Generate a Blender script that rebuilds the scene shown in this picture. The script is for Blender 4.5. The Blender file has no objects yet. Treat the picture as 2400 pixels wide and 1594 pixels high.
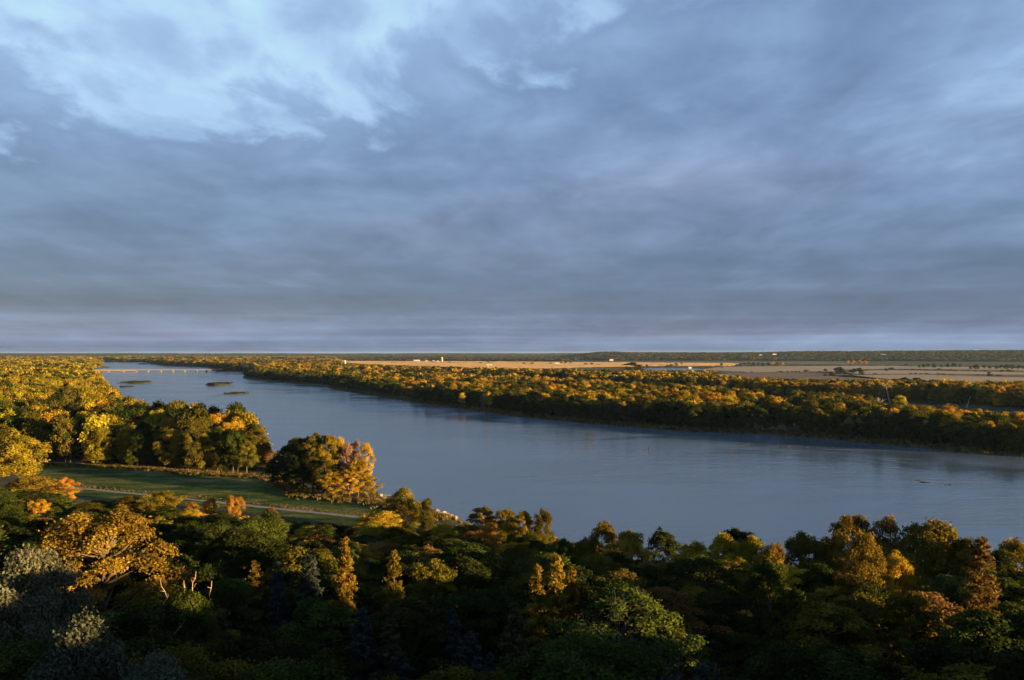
import bpy, math, random
import numpy as np
from mathutils import Vector

# ------------------------------------------------------------------ camera, sky, sun, exposure
SC = bpy.context.scene
C = SC.collection
EYE = 50.0                      # eye height over the river, on a lookout tower on the bluff
FPX, HOR = 2078.0, 828.0        # focal length and horizon row in photo pixels (2400 x 1594)
SUN_EL, SUN_AZ = math.radians(5.0), math.radians(62.0)      # azimuth: right of straight behind the viewer
SUN = Vector((math.sin(SUN_AZ) * math.cos(SUN_EL), -math.cos(SUN_AZ) * math.cos(SUN_EL), math.sin(SUN_EL)))

cam_d = bpy.data.cameras.new('camera')
cam = bpy.data.objects.new('camera', cam_d)
C.objects.link(cam)
cam.location = (0, 0, EYE)
cam.rotation_euler = (math.radians(90), 0, 0)
cam_d.sensor_width = 36.0
cam_d.lens = 36.0 * FPX / 2400.0
cam_d.shift_y = (HOR - 797.0) / 2400.0
cam_d.clip_start, cam_d.clip_end = 0.5, 90000.0
SC.camera = cam

SC.view_settings.view_transform = 'Standard'
SC.view_settings.look = 'None'
SC.view_settings.gamma = 1.0
SC.view_settings.use_curve_mapping = False
EXPO = 2.15
SC.view_settings.exposure = EXPO
SC.cycles.use_denoising = True
SC.cycles.max_bounces = 6
SC.cycles.diffuse_bounces = 2
SC.cycles.glossy_bounces = 2
SC.cycles.transmission_bounces = 3
SC.cycles.volume_bounces = 0
SC.cycles.transparent_max_bounces = 4
SC.cycles.use_adaptive_sampling = True


class NT:
    """small helper for node trees"""
    def __init__(s, tree):
        s.t = tree
        tree.nodes.clear()

    def n(s, kind, **kw):
        o = s.t.nodes.new(kind)
        for k, v in kw.items():
            if k.startswith('i_'):
                key = k[2:]
                o.inputs[int(key) if key.isdigit() else key.replace('_', ' ')].default_value = v
            else:
                setattr(o, k, v)
        return o

    def l(s, a, b):
        s.t.links.new(a, b)

    def put(s, node, idx, v):
        if v is None:
            return
        if hasattr(v, 'is_linked') or hasattr(v, 'links'):
            s.l(v, node.inputs[idx])
        else:
            node.inputs[idx].default_value = v

    def m(s, op, a, b=None, c=None, clamp=False):
        o = s.n('ShaderNodeMath', operation=op, use_clamp=clamp)
        s.put(o, 0, a); s.put(o, 1, b); s.put(o, 2, c)
        return o.outputs[0]

    def vm(s, op, a, b=None, sc=None):
        o = s.n('ShaderNodeVectorMath', operation=op)
        s.put(o, 0, a); s.put(o, 1, b)
        if sc is not None:
            s.put(o, 3, sc)
        return o.outputs[1] if op in ('LENGTH', 'DISTANCE', 'DOT_PRODUCT') else o.outputs[0]

    def noise(s, vec, scale, detail=4.0, rough=0.55, dist=0.0):
        o = s.n('ShaderNodeTexNoise')
        s.put(o, 'Vector', vec)
        o.inputs['Scale'].default_value = scale
        o.inputs['Detail'].default_value = detail
        o.inputs['Roughness'].default_value = rough
        o.inputs['Distortion'].default_value = dist
        return o.outputs[0]

    def ramp(s, fac, stops, interp='LINEAR'):
        o = s.n('ShaderNodeValToRGB')
        e = o.color_ramp.elements
        o.color_ramp.interpolation = interp
        while len(e) < len(stops):
            e.new(0.5)
        for el, (p, col) in zip(e, stops):
            el.position = p
            el.color = (col, col, col, 1) if isinstance(col, (int, float)) else (*col, 1)
        s.put(o, 0, fac)
        return o.outputs[0]

    def mix(s, fac, a, b, blend='MIX'):
        o = s.n('ShaderNodeMix', data_type='RGBA', blend_type=blend)
        s.put(o, 0, fac); s.put(o, 6, a); s.put(o, 7, b)
        return o.outputs[2]

    def maprange(s, v, a, b, c, d, kind='SMOOTHSTEP'):
        o = s.n('ShaderNodeMapRange', interpolation_type=kind)
        for i, x in enumerate((v, a, b, c, d)):
            s.put(o, i, x)
        return o.outputs[0]


def lin(r, g, b):
    f = lambda c: (c / 255 / 12.92) if c / 255 <= 0.04045 else ((c / 255 + 0.055) / 1.055) ** 2.4
    return (f(r), f(g), f(b))


def build_world():
    w = bpy.data.worlds.new('World')
    SC.world = w
    w.use_nodes = True
    N = NT(w.node_tree)
    tc = N.n('ShaderNodeTexCoord')
    d = N.vm('NORMALIZE', tc.outputs['Generated'])
    sep = N.n('ShaderNodeSeparateXYZ'); N.l(d, sep.inputs[0])
    x, y, z = sep.outputs
    zz = N.m('ADD', N.m('MAXIMUM', z, 0.0), 0.14)
    comb = N.n('ShaderNodeCombineXYZ')
    N.l(N.m('DIVIDE', x, zz), comb.inputs[0]); N.l(N.m('DIVIDE', y, zz), comb.inputs[1])
    P = comb.outputs[0]                                   # place on the cloud layer
    sep2 = N.n('ShaderNodeSeparateXYZ'); N.l(P, sep2.inputs[0])
    # warped place
    wn = N.n('ShaderNodeTexNoise'); N.l(P, wn.inputs['Vector']); wn.inputs['Scale'].default_value = 0.9; wn.inputs['Detail'].default_value = 2
    warp = N.vm('SCALE', N.vm('SUBTRACT', wn.outputs[1], (0.5, 0.5, 0.5)), sc=0.42)
    PW = N.vm('MULTIPLY', N.vm('ADD', P, warp), (1.0, 0.62, 0.0))
    big = N.noise(N.vm('ADD', PW, (7.3, 2.1, 0)), 0.95, 4, 0.5)
    mid = N.noise(N.vm('ADD', PW, (1.3, 4.2, 0)), 3.1, 6, 0.52, 0.10)
    fine = N.noise(PW, 9.0, 6, 0.58, 0.05)
    # long flat banks low over the horizon
    hy = N.m('SQRT', N.m('ADD', N.m('POWER', y, 2.0), N.m('MULTIPLY', N.m('POWER', x, 2.0), 0.12)))
    tt = N.m('DIVIDE', 1.0, N.m('ADD', N.m('DIVIDE', N.m('MAXIMUM', z, 0.0), hy), 0.12))
    cb = N.n('ShaderNodeCombineXYZ')
    N.l(N.m('MULTIPLY', sep2.outputs[0], 0.13), cb.inputs[0]); N.l(tt, cb.inputs[1])
    bands = N.noise(N.vm('ADD', N.vm('ADD', cb.outputs[0], N.vm('SCALE', warp, sc=0.55)), (5.3, 3.2, 0)), 1.15, 4, 0.55)
    # elevation trend of the layer, seen from below
    lum_el = N.ramp(N.m('MULTIPLY', z, 2.0), [(0.0, 0.22), (0.035, 0.30), (0.070, 0.23), (0.115, 0.11), (0.20, 0.19), (0.32, 0.31), (0.5, 0.41), (0.66, 0.45), (1.0, 0.30)])
    # thin part of the layer where the open sky comes through
    off = N.vm('SUBTRACT', N.vm('ADD', P, N.vm('SCALE', warp, sc=0.35)), (-0.50, 1.58, 0.0))
    sepo = N.n('ShaderNodeSeparateXYZ'); N.l(off, sepo.inputs[0])
    sx_ = N.m('ADD', sepo.outputs[0], N.m('MULTIPLY', sepo.outputs[1], 0.30))          # the gap reaches away to the left
    rr = N.m('SQRT', N.m('ADD', N.m('POWER', N.m('MULTIPLY', N.m('ABSOLUTE', sx_), 1.15), 2.0), N.m('POWER', N.m('MULTIPLY', N.m('ABSOLUTE', sepo.outputs[1]), 1.0), 2.0)))
    lump = N.m('ADD', N.m('MULTIPLY', N.m('SUBTRACT', mid, 0.5), 2.7), N.m('MULTIPLY', N.m('SUBTRACT', fine, 0.5), 0.9))
    gap = N.maprange(N.m('ADD', rr, lump), 0.56, 1.06, 1.0, 0.0)
    gap2 = N.maprange(N.m('ADD', big, N.m('MULTIPLY', N.m('SUBTRACT', mid, 0.5), 0.9)), 0.60, 0.80, 0.0, 0.6)
    gap2 = N.m('MULTIPLY', gap2, N.maprange(z, 0.14, 0.40, 0.0, 1.0))
    gap = N.m('MAXIMUM', gap, gap2)
    amp = N.maprange(z, 0.0, 0.28, 0.40, 1.0)
    lum = N.m('MULTIPLY', N.m('SUBTRACT', mid, 0.5), 0.52)
    lum = N.m('ADD', lum, N.m('MULTIPLY', N.m('SUBTRACT', big, 0.5), 0.40))
    lum = N.m('ADD', lum, N.m('MULTIPLY', N.m('SUBTRACT', fine, 0.5), 0.16))
    lum = N.m('ADD', lum_el, N.m('MULTIPLY', lum, amp))
    bw = N.maprange(z, 0.012, 0.14, 0.62, 0.08)
    lum = N.m('ADD', lum, N.m('MULTIPLY', N.m('SUBTRACT', bands, 0.5), bw))
    lum = N.m('ADD', lum, N.m('MULTIPLY', N.m('MULTIPLY', gap, N.maprange(N.noise(PW, 4.6, 5, 0.5), 0.36, 0.60, 0.48, 1.0)), 0.38))
    col = N.ramp(lum, [(0.0, lin(62, 86, 124)), (0.18, lin(87, 112, 152)), (0.36, lin(119, 146, 188)), (0.54, lin(150, 181, 222)),
                       (0.74, lin(176, 210, 244)), (0.88, lin(188, 230, 248)), (1.0, lin(212, 240, 252))])
    # faint warm glow from the low sun under parts of the layer
    pinkn = N.noise(N.vm('MULTIPLY', PW, (0.25, 0.7, 1)), 1.1, 4, 0.6)
    pink = N.m('MULTIPLY', N.maprange(pinkn, 0.45, 0.65, 0.0, 0.50), N.maprange(z, 0.30, 0.16, 0.0, 1.0))
    pinkc = N.mix(pink, col, N.mix(1.0, col, (1.34, 0.97, 0.90, 1), 'MULTIPLY'))
    sky = N.n('ShaderNodeTexSky', sky_type='NISHITA', sun_disc=False)
    sky.sun_elevation = SUN_EL
    sky.sun_rotation = math.pi - SUN_AZ
    sky.altitude = 350
    SKY_STRENGTH = 0.1
    clouds = N.mix(1.0, pinkc, (1 / SKY_STRENGTH / 2 ** EXPO,) * 3 + (1,), 'MULTIPLY')
    out = N.mix(0.93, sky.outputs[0], clouds)
    bg = N.n('ShaderNodeBackground'); bg.inputs[1].default_value = SKY_STRENGTH
    N.l(out, bg.inputs[0])
    wo = N.n('ShaderNodeOutputWorld'); N.l(bg.outputs[0], wo.inputs[0])


build_world()
sun_d = bpy.data.lights.new('sun', 'SUN')
sun_d.energy = 5.0
sun_d.angle = math.radians(0.5)
sun_d.color = (1.0, 0.64, 0.25)
sun_o = bpy.data.objects.new('sun', sun_d)
C.objects.link(sun_o)
sun_o.rotation_euler = SUN.to_track_quat('Z', 'Y').to_euler()
sun_o.location = (300, -200, 120)

# ------------------------------------------------------------------ small tools
rng = np.random.default_rng(11)
random.seed(5)
DS = 2400.0 / 2361.0


def px(x, y, z=0.0):
    """where the sight line through a photo pixel meets height z"""
    d = (EYE - z) * FPX / (y - HOR)
    return np.array([(x - 1200.0) / FPX * d, d])


def pxd(x, d):
    return np.array([(x - 1200.0) / FPX * d, d])


def ztop(y, d):
    return EYE - (y - HOR) * d / FPX


def dp(x, y):
    return x * DS, y * DS


def hash2(ix, iy, s=0):
    h = np.sin(ix * 127.1 + iy * 311.7 + s * 74.7) * 43758.5453
    return h - np.floor(h)


def vnoise(x, y, s=0):
    ix, iy = np.floor(x), np.floor(y)
    fx, fy = x - ix, y - iy
    fx, fy = fx * fx * (3 - 2 * fx), fy * fy * (3 - 2 * fy)
    a, b = hash2(ix, iy, s), hash2(ix + 1, iy, s)
    c, d = hash2(ix, iy + 1, s), hash2(ix + 1, iy + 1, s)
    return (a * (1 - fx) + b * fx) * (1 - fy) + (c * (1 - fx) + d * fx) * fy


def fbm(x, y, o=4, s=0):
    t, a, n = 0, 0.5, 0
    for i in range(o):
        t = t + a * vnoise(x * 2 ** i + 17.3 * i, y * 2 ** i - 9.1 * i, s + i)
        n += a
        a *= 0.5
    return t / n


def sstep(a, b, x):
    t = np.clip((x - a) / (b - a), 0, 1)
    return t * t * (3 - 2 * t)


def inside(P, poly):
    poly = np.asarray(poly, float)
    x, y = P[:, 0], P[:, 1]
    res = np.zeros(len(P), bool)
    j = len(poly) - 1
    for i in range(len(poly)):
        xi, yi = poly[i]; xj, yj = poly[j]
        if yi != yj:
            c = ((yi > y) != (yj > y)) & (x < (xj - xi) * (y - yi) / (yj - yi) + xi)
            res ^= c
        j = i
    return res


def linedist(P, line):
    line = np.asarray(line, float)
    best = np.full(len(P), 1e12)
    for a, b in zip(line[:-1], line[1:]):
        ab = b - a
        t = np.clip(((P - a) @ ab) / max(ab @ ab, 1e-9), 0, 1)
        q = P - (a + t[:, None] * ab)
        best = np.minimum(best, (q * q).sum(1))
    return np.sqrt(best)


def sdist(P, poly):
    """signed distance to a closed outline, positive outside"""
    poly = np.asarray(poly, float)
    d = linedist(P, np.vstack([poly, poly[:1]]))
    return np.where(inside(P, poly), -d, d)


def smooth_line(pts, n=6):
    """Catmull-Rom through points"""
    p = np.asarray(pts, float)
    q = np.vstack([2 * p[0] - p[1], p, 2 * p[-1] - p[-2]])
    out = []
    for i in range(1, len(q) - 2):
        for k in range(n):
            t = k / n
            a, b, c, d = q[i - 1], q[i], q[i + 1], q[i + 2]
            out.append(0.5 * (2 * b + (c - a) * t + (2 * a - 5 * b + 4 * c - d) * t * t + (3 * b - a - 3 * c + d) * t ** 3))
    out.append(p[-1])
    return np.array(out)


def mesh_np(name, verts, faces, mats=(), smooth=False, mat_idx=None, attrs=None):
    verts = np.asarray(verts, np.float32)
    me = bpy.data.meshes.new(name)
    if isinstance(faces, np.ndarray):
        k = faces.shape[1]
        nf = len(faces)
        me.vertices.add(len(verts)); me.vertices.foreach_set('co', verts.ravel())
        me.loops.add(nf * k); me.loops.foreach_set('vertex_index', faces.astype(np.int32).ravel())
        me.polygons.add(nf); me.polygons.foreach_set('loop_start', np.arange(0, nf * k, k, dtype=np.int32))
    else:
        me.from_pydata([tuple(map(float, v)) for v in verts], [], [tuple(f) for f in faces])
        nf = len(me.polygons)
    if mat_idx is not None:
        me.polygons.foreach_set('material_index', np.asarray(mat_idx, np.int32))
    if smooth:
        me.polygons.foreach_set('use_smooth', np.ones(nf, bool))
    if attrs:
        for k, v in attrs.items():
            a = me.attributes.new(k, 'FLOAT', 'POINT')
            a.data.foreach_set('value', np.asarray(v, np.float32))
    for m in mats:
        me.materials.append(m)
    me.update(calc_edges=True)
    return me


def link(name, data, parent=None, loc=None):
    o = bpy.data.objects.new(name, data)
    C.objects.link(o)
    if parent is not None:
        o.parent = parent
    if loc is not None:
        o.location = tuple(map(float, loc))
    return o


def tag(o, label=None, cat=None, group=None, kind=None):
    if label: o['label'] = label
    if cat: o['category'] = cat
    if group: o['group'] = group
    if kind: o['kind'] = kind
    return o


class Geo:
    """collects boxes and tubes into one mesh"""
    def __init__(s):
        s.v, s.f, s.n = [], [], 0

    def add(s, v, f):
        s.v.append(np.asarray(v, float)); s.f += [tuple(int(i) + s.n for i in q) for q in f]; s.n += len(v)
        return s

    def box(s, x0, x1, y0, y1, z0, z1):
        v = [(x, y, z) for z in (z0, z1) for y in (y0, y1) for x in (x0, x1)]
        return s.add(v, [(0, 2, 3, 1), (4, 5, 7, 6), (0, 1, 5, 4), (2, 6, 7, 3), (0, 4, 6, 2), (1, 3, 7, 5)])

    def tube(s, pts, rad, sides=6, cap=True):
        pts = np.asarray(pts, float)
        n = len(pts)
        rad = np.broadcast_to(rad, (n,)) if np.ndim(rad) else np.full(n, rad)
        t = np.gradient(pts, axis=0)
        t /= np.linalg.norm(t, axis=1)[:, None] + 1e-9
        ref = np.where(np.abs(t[:, 2:3]) > 0.9, [[1.0, 0, 0]], [[0, 0, 1.0]])
        a = np.cross(t, ref); a /= np.linalg.norm(a, axis=1)[:, None] + 1e-9
        b = np.cross(t, a)
        ang = np.arange(sides) * 2 * math.pi / sides
        v = (pts[:, None, :] + rad[:, None, None] * (np.cos(ang)[None, :, None] * a[:, None, :] + np.sin(ang)[None, :, None] * b[:, None, :])).reshape(-1, 3)
        f = [(i * sides + j, i * sides + (j + 1) % sides, (i + 1) * sides + (j + 1) % sides, (i + 1) * sides + j) for i in range(n - 1) for j in range(sides)]
        if cap:
            f.append(tuple(range((n - 1) * sides, n * sides)))
            f.append(tuple(range(sides - 1, -1, -1)))
        return s.add(v, f)

    def prism(s, poly, y0, y1):
        """polygon in xz swept along y"""
        k = len(poly)
        v = [(x, y0, z) for x, z in poly] + [(x, y1, z) for x, z in poly]
        f = [tuple(range(k)), tuple(range(2 * k - 1, k - 1, -1))] + [(i, i + k, (i + 1) % k + k, (i + 1) % k) for i in range(k)]
        return s.add(v, f)

    def mesh(s, name, mats=(), smooth=False):
        return mesh_np(name, np.vstack(s.v), s.f, mats, smooth)


# ------------------------------------------------------------------ materials
def material(name):
    m = bpy.data.materials.new(name)
    m.use_nodes = True
    return m, NT(m.node_tree)


def finish(N, shader):
    o = N.n('ShaderNodeOutputMaterial')
    N.l(shader, o.inputs[0])


def foliage(name, dark, mid_, bright, trans=0.35, hue=0.03, val=0.35):
    m, N = material(name)
    at = N.n('ShaderNodeAttribute', attribute_name='tint')
    oi = N.n('ShaderNodeObjectInfo')
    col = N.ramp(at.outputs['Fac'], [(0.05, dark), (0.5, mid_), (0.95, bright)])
    hs = N.n('ShaderNodeHueSaturation')
    N.l(N.m('MULTIPLY_ADD', oi.outputs['Random'], hue, 0.5 - hue / 2), hs.inputs['Hue'])
    r2 = N.m('FRACT', N.m('MULTIPLY', oi.outputs['Random'], 17.31))
    N.l(N.m('MULTIPLY_ADD', r2, val * 2, 1 - val), hs.inputs['Value'])
    N.l(col, hs.inputs['Color'])
    df = N.n('ShaderNodeBsdfDiffuse'); N.l(hs.outputs[0], df.inputs[0])
    tr = N.n('ShaderNodeBsdfTranslucent'); N.l(hs.outputs[0], tr.inputs[0])
    mx = N.n('ShaderNodeMixShader'); mx.inputs[0].default_value = trans
    N.l(df.outputs[0], mx.inputs[1]); N.l(tr.outputs[0], mx.inputs[2])
    finish(N, mx.outputs[0])
    return m


FOL = {
    'dark': foliage('dark green leaves', (.014, .020, .006), (.026, .036, .009), (.046, .058, .014)),
    'green': foliage('green leaves', (.022, .034, .008), (.042, .060, .012), (.075, .096, .018)),
    'olive': foliage('olive leaves', (.045, .044, .008), (.085, .076, .011), (.145, .120, .018)),
    'lime': foliage('yellow green leaves', (.115, .105, .010), (.235, .190, .014), (.345, .270, .028)),
    'gold': foliage('golden leaves', (.170, .110, .010), (.330, .215, .016), (.460, .310, .035)),
    'amber': foliage('amber leaves', (.075, .057, .010), (.170, .118, .015), (.270, .190, .030)),
    'orange': foliage('orange leaves', (.165, .085, .012), (.320, .175, .024), (.440, .255, .045)),
    'rust': foliage('rust brown leaves', (.085, .050, .016), (.160, .092, .026), (.235, .140, .042)),
    'grey': foliage('pale grey green leaves', (.044, .050, .031), (.080, .088, .054), (.125, .133, .082), trans=.2),
    'cedar': foliage('cedar needles', (.022, .024, .013), (.045, .044, .022), (.085, .078, .036), trans=.15),
    'spruce': foliage('blue green needles', (.014, .021, .020), (.026, .036, .033), (.044, .057, .050), trans=.1),
    'rose': foliage('pale pinkish leaves', (.170, .105, .065), (.310, .190, .110), (.420, .270, .160)),
}


def bark(name, a, b):
    m, N = material(name)
    tc = N.n('ShaderNodeTexCoord')
    f = N.noise(N.vm('MULTIPLY', tc.outputs['Object'], (3, 3, .7)), 2.0, 4)
    df = N.n('ShaderNodeBsdfDiffuse'); N.l(N.ramp(f, [(.3, a), (.7, b)]), df.inputs[0])
    finish(N, df.outputs[0])
    return m


BARK = bark('grey brown bark', (.045, .035, .026), (.13, .105, .08))
PALE = bark('pale bark', (.22, .19, .15), (.42, .37, .30))
BONE = bark('bleached dead wood', (.34, .29, .22), (.55, .48, .38))
DRIFT = bark('wet driftwood', (.025, .022, .02), (.07, .06, .05))


def plain(name, col, rough=.85, var=.25, scale=.3, metal=0.0):
    m, N = material(name)
    tc = N.n('ShaderNodeTexCoord')
    f = N.noise(tc.outputs['Object'], scale, 5, .6)
    c0 = tuple(c * (1 - var) for c in col); c1 = tuple(min(1, c * (1 + var)) for c in col)
    b = N.n('ShaderNodeBsdfPrincipled')
    N.l(N.ramp(f, [(.3, c0), (.7, c1)]), b.inputs['Base Color'])
    b.inputs['Roughness'].default_value = rough
    b.inputs['Metallic'].default_value = metal
    finish(N, b.outputs[0])
    return m


M_CONC = plain('weathered concrete', (.13, .125, .115))
M_GIRD = plain('light brown girder paint', (.20, .155, .13))  # a little lighter and warmer than the thin spans' paint
M_RUSTG = plain('dull brown girder paint', (.17, .14, .125))
M_WHITE = plain('white painted metal', (.50, .50, .49), .6, .08)
M_SILO = plain('brick red silo', (.50, .30, .20), .7, .12)
M_ROOF = plain('grey roofing', (.20, .20, .21), .7)
M_PALE = plain('pale siding', (.62, .60, .56), .7, .1)
M_DARK = plain('dark glass opening', (.03, .035, .04), .2, .1)
M_ROCK = plain('bank stone', (.24, .22, .20), .9, .4, 1.2)
M_SAND = plain('wet sand', (.075, .068, .06), .6, .3, .12)
M_GRAVEL = plain('pale gravel', (.17, .155, .135), .95, .2, .8)


def ground_material():
    m, N = material('valley ground')
    g = N.n('ShaderNodeNewGeometry')
    pos = g.outputs['Position']
    big = N.noise(N.vm('MULTIPLY', pos, (1, .5, 1)), .004, 4, .55)
    med = N.noise(pos, .06, 5, .6)
    fin = N.noise(pos, .9, 4, .6)
    f = N.m('ADD', N.m('MULTIPLY', big, .5), N.m('ADD', N.m('MULTIPLY', med, .35), N.m('MULTIPLY', fin, .15)))
    col = N.ramp(f, [(.32, (.020, .026, .010)), (.46, (.042, .045, .018)), (.56, (.085, .075, .038)), (.70, (.13, .11, .065))])
    sep = N.n('ShaderNodeSeparateXYZ'); N.l(pos, sep.inputs[0])
    wet = N.maprange(sep.outputs[2], .05, .9, 1.0, 0.0)
    col = N.mix(wet, col, (.060, .052, .044, 1))
    b = N.n('ShaderNodeBsdfPrincipled'); N.l(col, b.inputs['Base Color']); b.inputs['Roughness'].default_value = .95
    b.inputs['Specular IOR Level'].default_value = .1
    bp = N.n('ShaderNodeBump'); bp.inputs['Strength'].default_value = .6; bp.inputs['Distance'].default_value = .5
    N.l(fin, bp.inputs['Height']); N.l(bp.outputs[0], b.inputs['Normal'])
    finish(N, b.outputs[0])
    return m


def meadow_material():
    m, N = material('meadow grass')
    g = N.n('ShaderNodeNewGeometry')
    pos = g.outputs['Position']
    streak = N.noise(N.vm('MULTIPLY', pos, (.5, 1.0, 1)), .10, 6, .65)
    fin = N.noise(pos, .8, 5, .65)
    f = N.m('ADD', N.m('MULTIPLY', streak, .65), N.m('MULTIPLY', fin, .35))
    col = N.ramp(f, [(.40, (.018, .040, .012)), (.46, (.040, .072, .020)), (.51, (.066, .088, .026)), (.56, (.12, .115, .042)), (.62, (.20, .15, .06))])
    df = N.n('ShaderNodeBsdfDiffuse'); N.l(col, df.inputs[0])
    bp = N.n('ShaderNodeBump'); bp.inputs['Strength'].default_value = .35; bp.inputs['Distance'].default_value = .2
    N.l(N.noise(pos, 1.6, 4, .7), bp.inputs['Height']); N.l(bp.outputs[0], df.inputs['Normal'])
    finish(N, df.outputs[0])
    return m


def water_material():
    m, N = material('river water')
    g = N.n('ShaderNodeNewGeometry')
    pos = g.outputs['Position']
    # ripples run across the current
    r1 = N.noise(N.vm('MULTIPLY', pos, (.45, .8, 1)), .42, 6, .62, .4)
    r2 = N.noise(N.vm('MULTIPLY', pos, (.5, 1, 1)), .09, 4, .55, .6)
    cur = N.noise(N.vm('MULTIPLY', pos, (.6, 1.0, 1)), .012, 4, .6, 1.0)
    h = N.m('ADD', N.m('MULTIPLY', r1, .5), N.m('MULTIPLY', r2, .9))
    bp = N.n('ShaderNodeBump'); bp.inputs['Distance'].default_value = .55
    N.l(N.maprange(cur, .38, .62, .22, .50), bp.inputs['Strength'])
    N.l(h, bp.inputs['Height'])
    b = N.n('ShaderNodeBsdfPrincipled')
    N.l(N.ramp(cur, [(.35, (.066, .102, .130)), (.65, (.088, .128, .158))]), b.inputs['Base Color'])
    N.l(N.maprange(cur, .36, .64, .10, .22), b.inputs['Roughness'])
    b.inputs['IOR'].default_value = 1.333
    N.l(bp.outputs[0], b.inputs['Normal'])
    finish(N, b.outputs[0])
    return m


M_GROUND, M_MEADOW, M_WATER = ground_material(), meadow_material(), water_material()


def field_material(name, a, b):
    m, N = material(name)
    g = N.n('ShaderNodeNewGeometry')
    pos = g.outputs['Position']
    f = N.noise(N.vm('MULTIPLY', pos, (.25, 1, 1)), .012, 5, .6)
    df = N.n('ShaderNodeBsdfDiffuse'); N.l(N.ramp(f, [(.35, a), (.65, b)]), df.inputs[0])
    finish(N, df.outputs[0])
    return m


M_CORN = field_material('ripe corn', (.16, .118, .082), (.215, .162, .112))
M_STUB = field_material('pale stubble', (.27, .225, .155), (.37, .31, .215))
M_SOIL = field_material('turned soil', (.15, .12, .09), (.21, .175, .13))

# ------------------------------------------------------------------ the river and the lie of the land
right_px = [(339, 849), (373, 856), (478, 861), (490, 864), (508, 869), (572, 873), (569, 886), (610, 892), (678, 899), (745, 904),
            (800, 916), (902, 932), (990, 946), (1088, 960), (1139, 966), (1240, 980), (1410, 995), (1600, 1011), (1803, 1019),
            (1939, 1031), (2108, 1046), (2278, 1063), (2400, 1071)]
left_px = [(1060, 1212), (1000, 1190), (905, 1172), (885, 1155), (800, 1125), (720, 1100), (640, 1080), (560, 1060), (450, 1040), (350, 1015),
           (290, 985), (272, 965), (262, 940), (245, 915), (225, 895), (216, 880), (219, 866), (236, 861), (234, 848)]
bank_r = smooth_line([px(*p) for p in right_px] + [(430, 322), (600, 185), (730, -20), (800, -300), (760, -700)], 5)  # unseen bend at the end, added with the hill that shades this bank
bank_l = smooth_line([(480, -760), (520, -430), (470, -210), (340, -45), (165, 92), (95, 140), (62, 160), (35, 182), (8, 225), (-10, 255)] + [px(*p) for p in left_px], 5)
RIVER = np.vstack([bank_r, bank_l])
chan_far = [(1640, 921), (1700, 926), (1860, 935), (2100, 944), (2250, 952), (2400, 963)]
chan_near = [(2400, 986), (2250, 969), (2100, 958), (1860, 945), (1700, 931), (1640, 923)]
CHANNEL = np.vstack([smooth_line([px(*p) for p in chan_far] + [(600, 680), (760, 640)], 5),
                     smooth_line([(740, 620), (590, 640)] + [px(*p) for p in chan_near], 5)])
POND = np.array([px(*p) for p in [(1506, 863.5), (1560, 862.6), (1625, 863.4), (1672, 866.0), (1640, 868.6), (1560, 868.8), (1508, 868.0)]])
SLIVER = np.array([px(*p) for p in [(1424, 867.2), (1440, 866.0), (1466, 865.5), (1470, 867.5), (1440, 868.2)]])
FOOT = np.array([(-1500, 640), (-700, 430), (-330, 330), (-185, 275), (-47, 232), (-12, 212), (10, 186), (30, 155), (60, 140), (90, 120), (160, 70),
                 (330, -68), (445, -225), (495, -430), (455, -770), (300, -3000)], float)


def foot_s(P):
    """distance behind the foot of the bluff (positive on the viewer's side)"""
    d = linedist(P, FOOT)
    poly = np.vstack([FOOT, [(-6000, -3000), (-6000, 640)]])
    return np.where(inside(P, poly), d, -d)


def land(P, river_cut=True):
    P = np.atleast_2d(np.asarray(P, float))
    x, y = P[:, 0], P[:, 1]
    r = np.hypot(x, y)
    s = foot_s(P)
    z = 1.7 + 0.0 * x
    far = sstep(450, 900, r)
    z += far * (fbm(x / 160, y / 160, 3, 3) - .5) * 1.0
    sp = np.maximum(s, 0)
    bluff = 30.5 * np.minimum(sp / 205, 1.25) ** .82 + 4.5 * sstep(0, 12, sp) * sstep(5, 60, x)
    bluff = np.where(bluff > 30, 30 + 6 * (1 - np.exp(-(bluff - 30) / 6)), bluff)
    z += bluff + sstep(10, 60, sp) * (fbm(x / 34, y / 34, 3, 8) - .5) * 4.0
    # added unseen hill right of the picture, there to shade the right bank
    az_ = np.degrees(np.arctan2(x, y))
    over = linedist(P, bank_r[bank_r[:, 0] > 200])
    z += np.where((s < 0) & (x > 300), 30 * sstep(50, 330, over) * sstep(36, 50, az_) * sstep(190, 120, az_), 0)
    # the wooded hills that close the valley
    pxx = 1200 + FPX * x / np.maximum(y, 1)
    hill_r = sstep(1290, 1420, pxx) * (39 + 17 * sstep(1700, 2300, pxx) + 12 * (fbm(x / 900, y / 2500, 3, 21) - .5) * 2)
    z += np.where(y > 500, hill_r * sstep(4700, 7600, r), 0)
    z += np.where(y > 500, (22 + 20 * fbm(x / 1700, y / 5000, 3, 5)) * sstep(11000, 17000, r) * (1 - sstep(1290, 1420, pxx)), 0)
    if river_cut:
        for poly, w, dep in ((RIVER, 7.0, 2.5), (CHANNEL, 5.0, 1.5), (POND, 6.0, 1.0), (SLIVER, 6.0, 1.0)):
            lo, hi = poly.min(0) - 40, poly.max(0) + 40
            k = (x > lo[0]) & (x < hi[0]) & (y > lo[1]) & (y < hi[1])
            if k.any():
                sd = sdist(P[k], poly)
                jit = (fbm(x[k] / 11, y[k] / 11, 3, 31) - .5) * 5
                sd = sd + jit * sstep(60, 5, np.abs(sd))
                zz = z[k]
                t = sstep(0, w, sd)
                zz = np.where(sd < 0, -np.minimum(dep, -sd * .25) - .02, zz * t + .05 * (1 - t))
                z[k] = zz
    return z


def land1(x, y):
    return float(land([(x, y)])[0])


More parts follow.
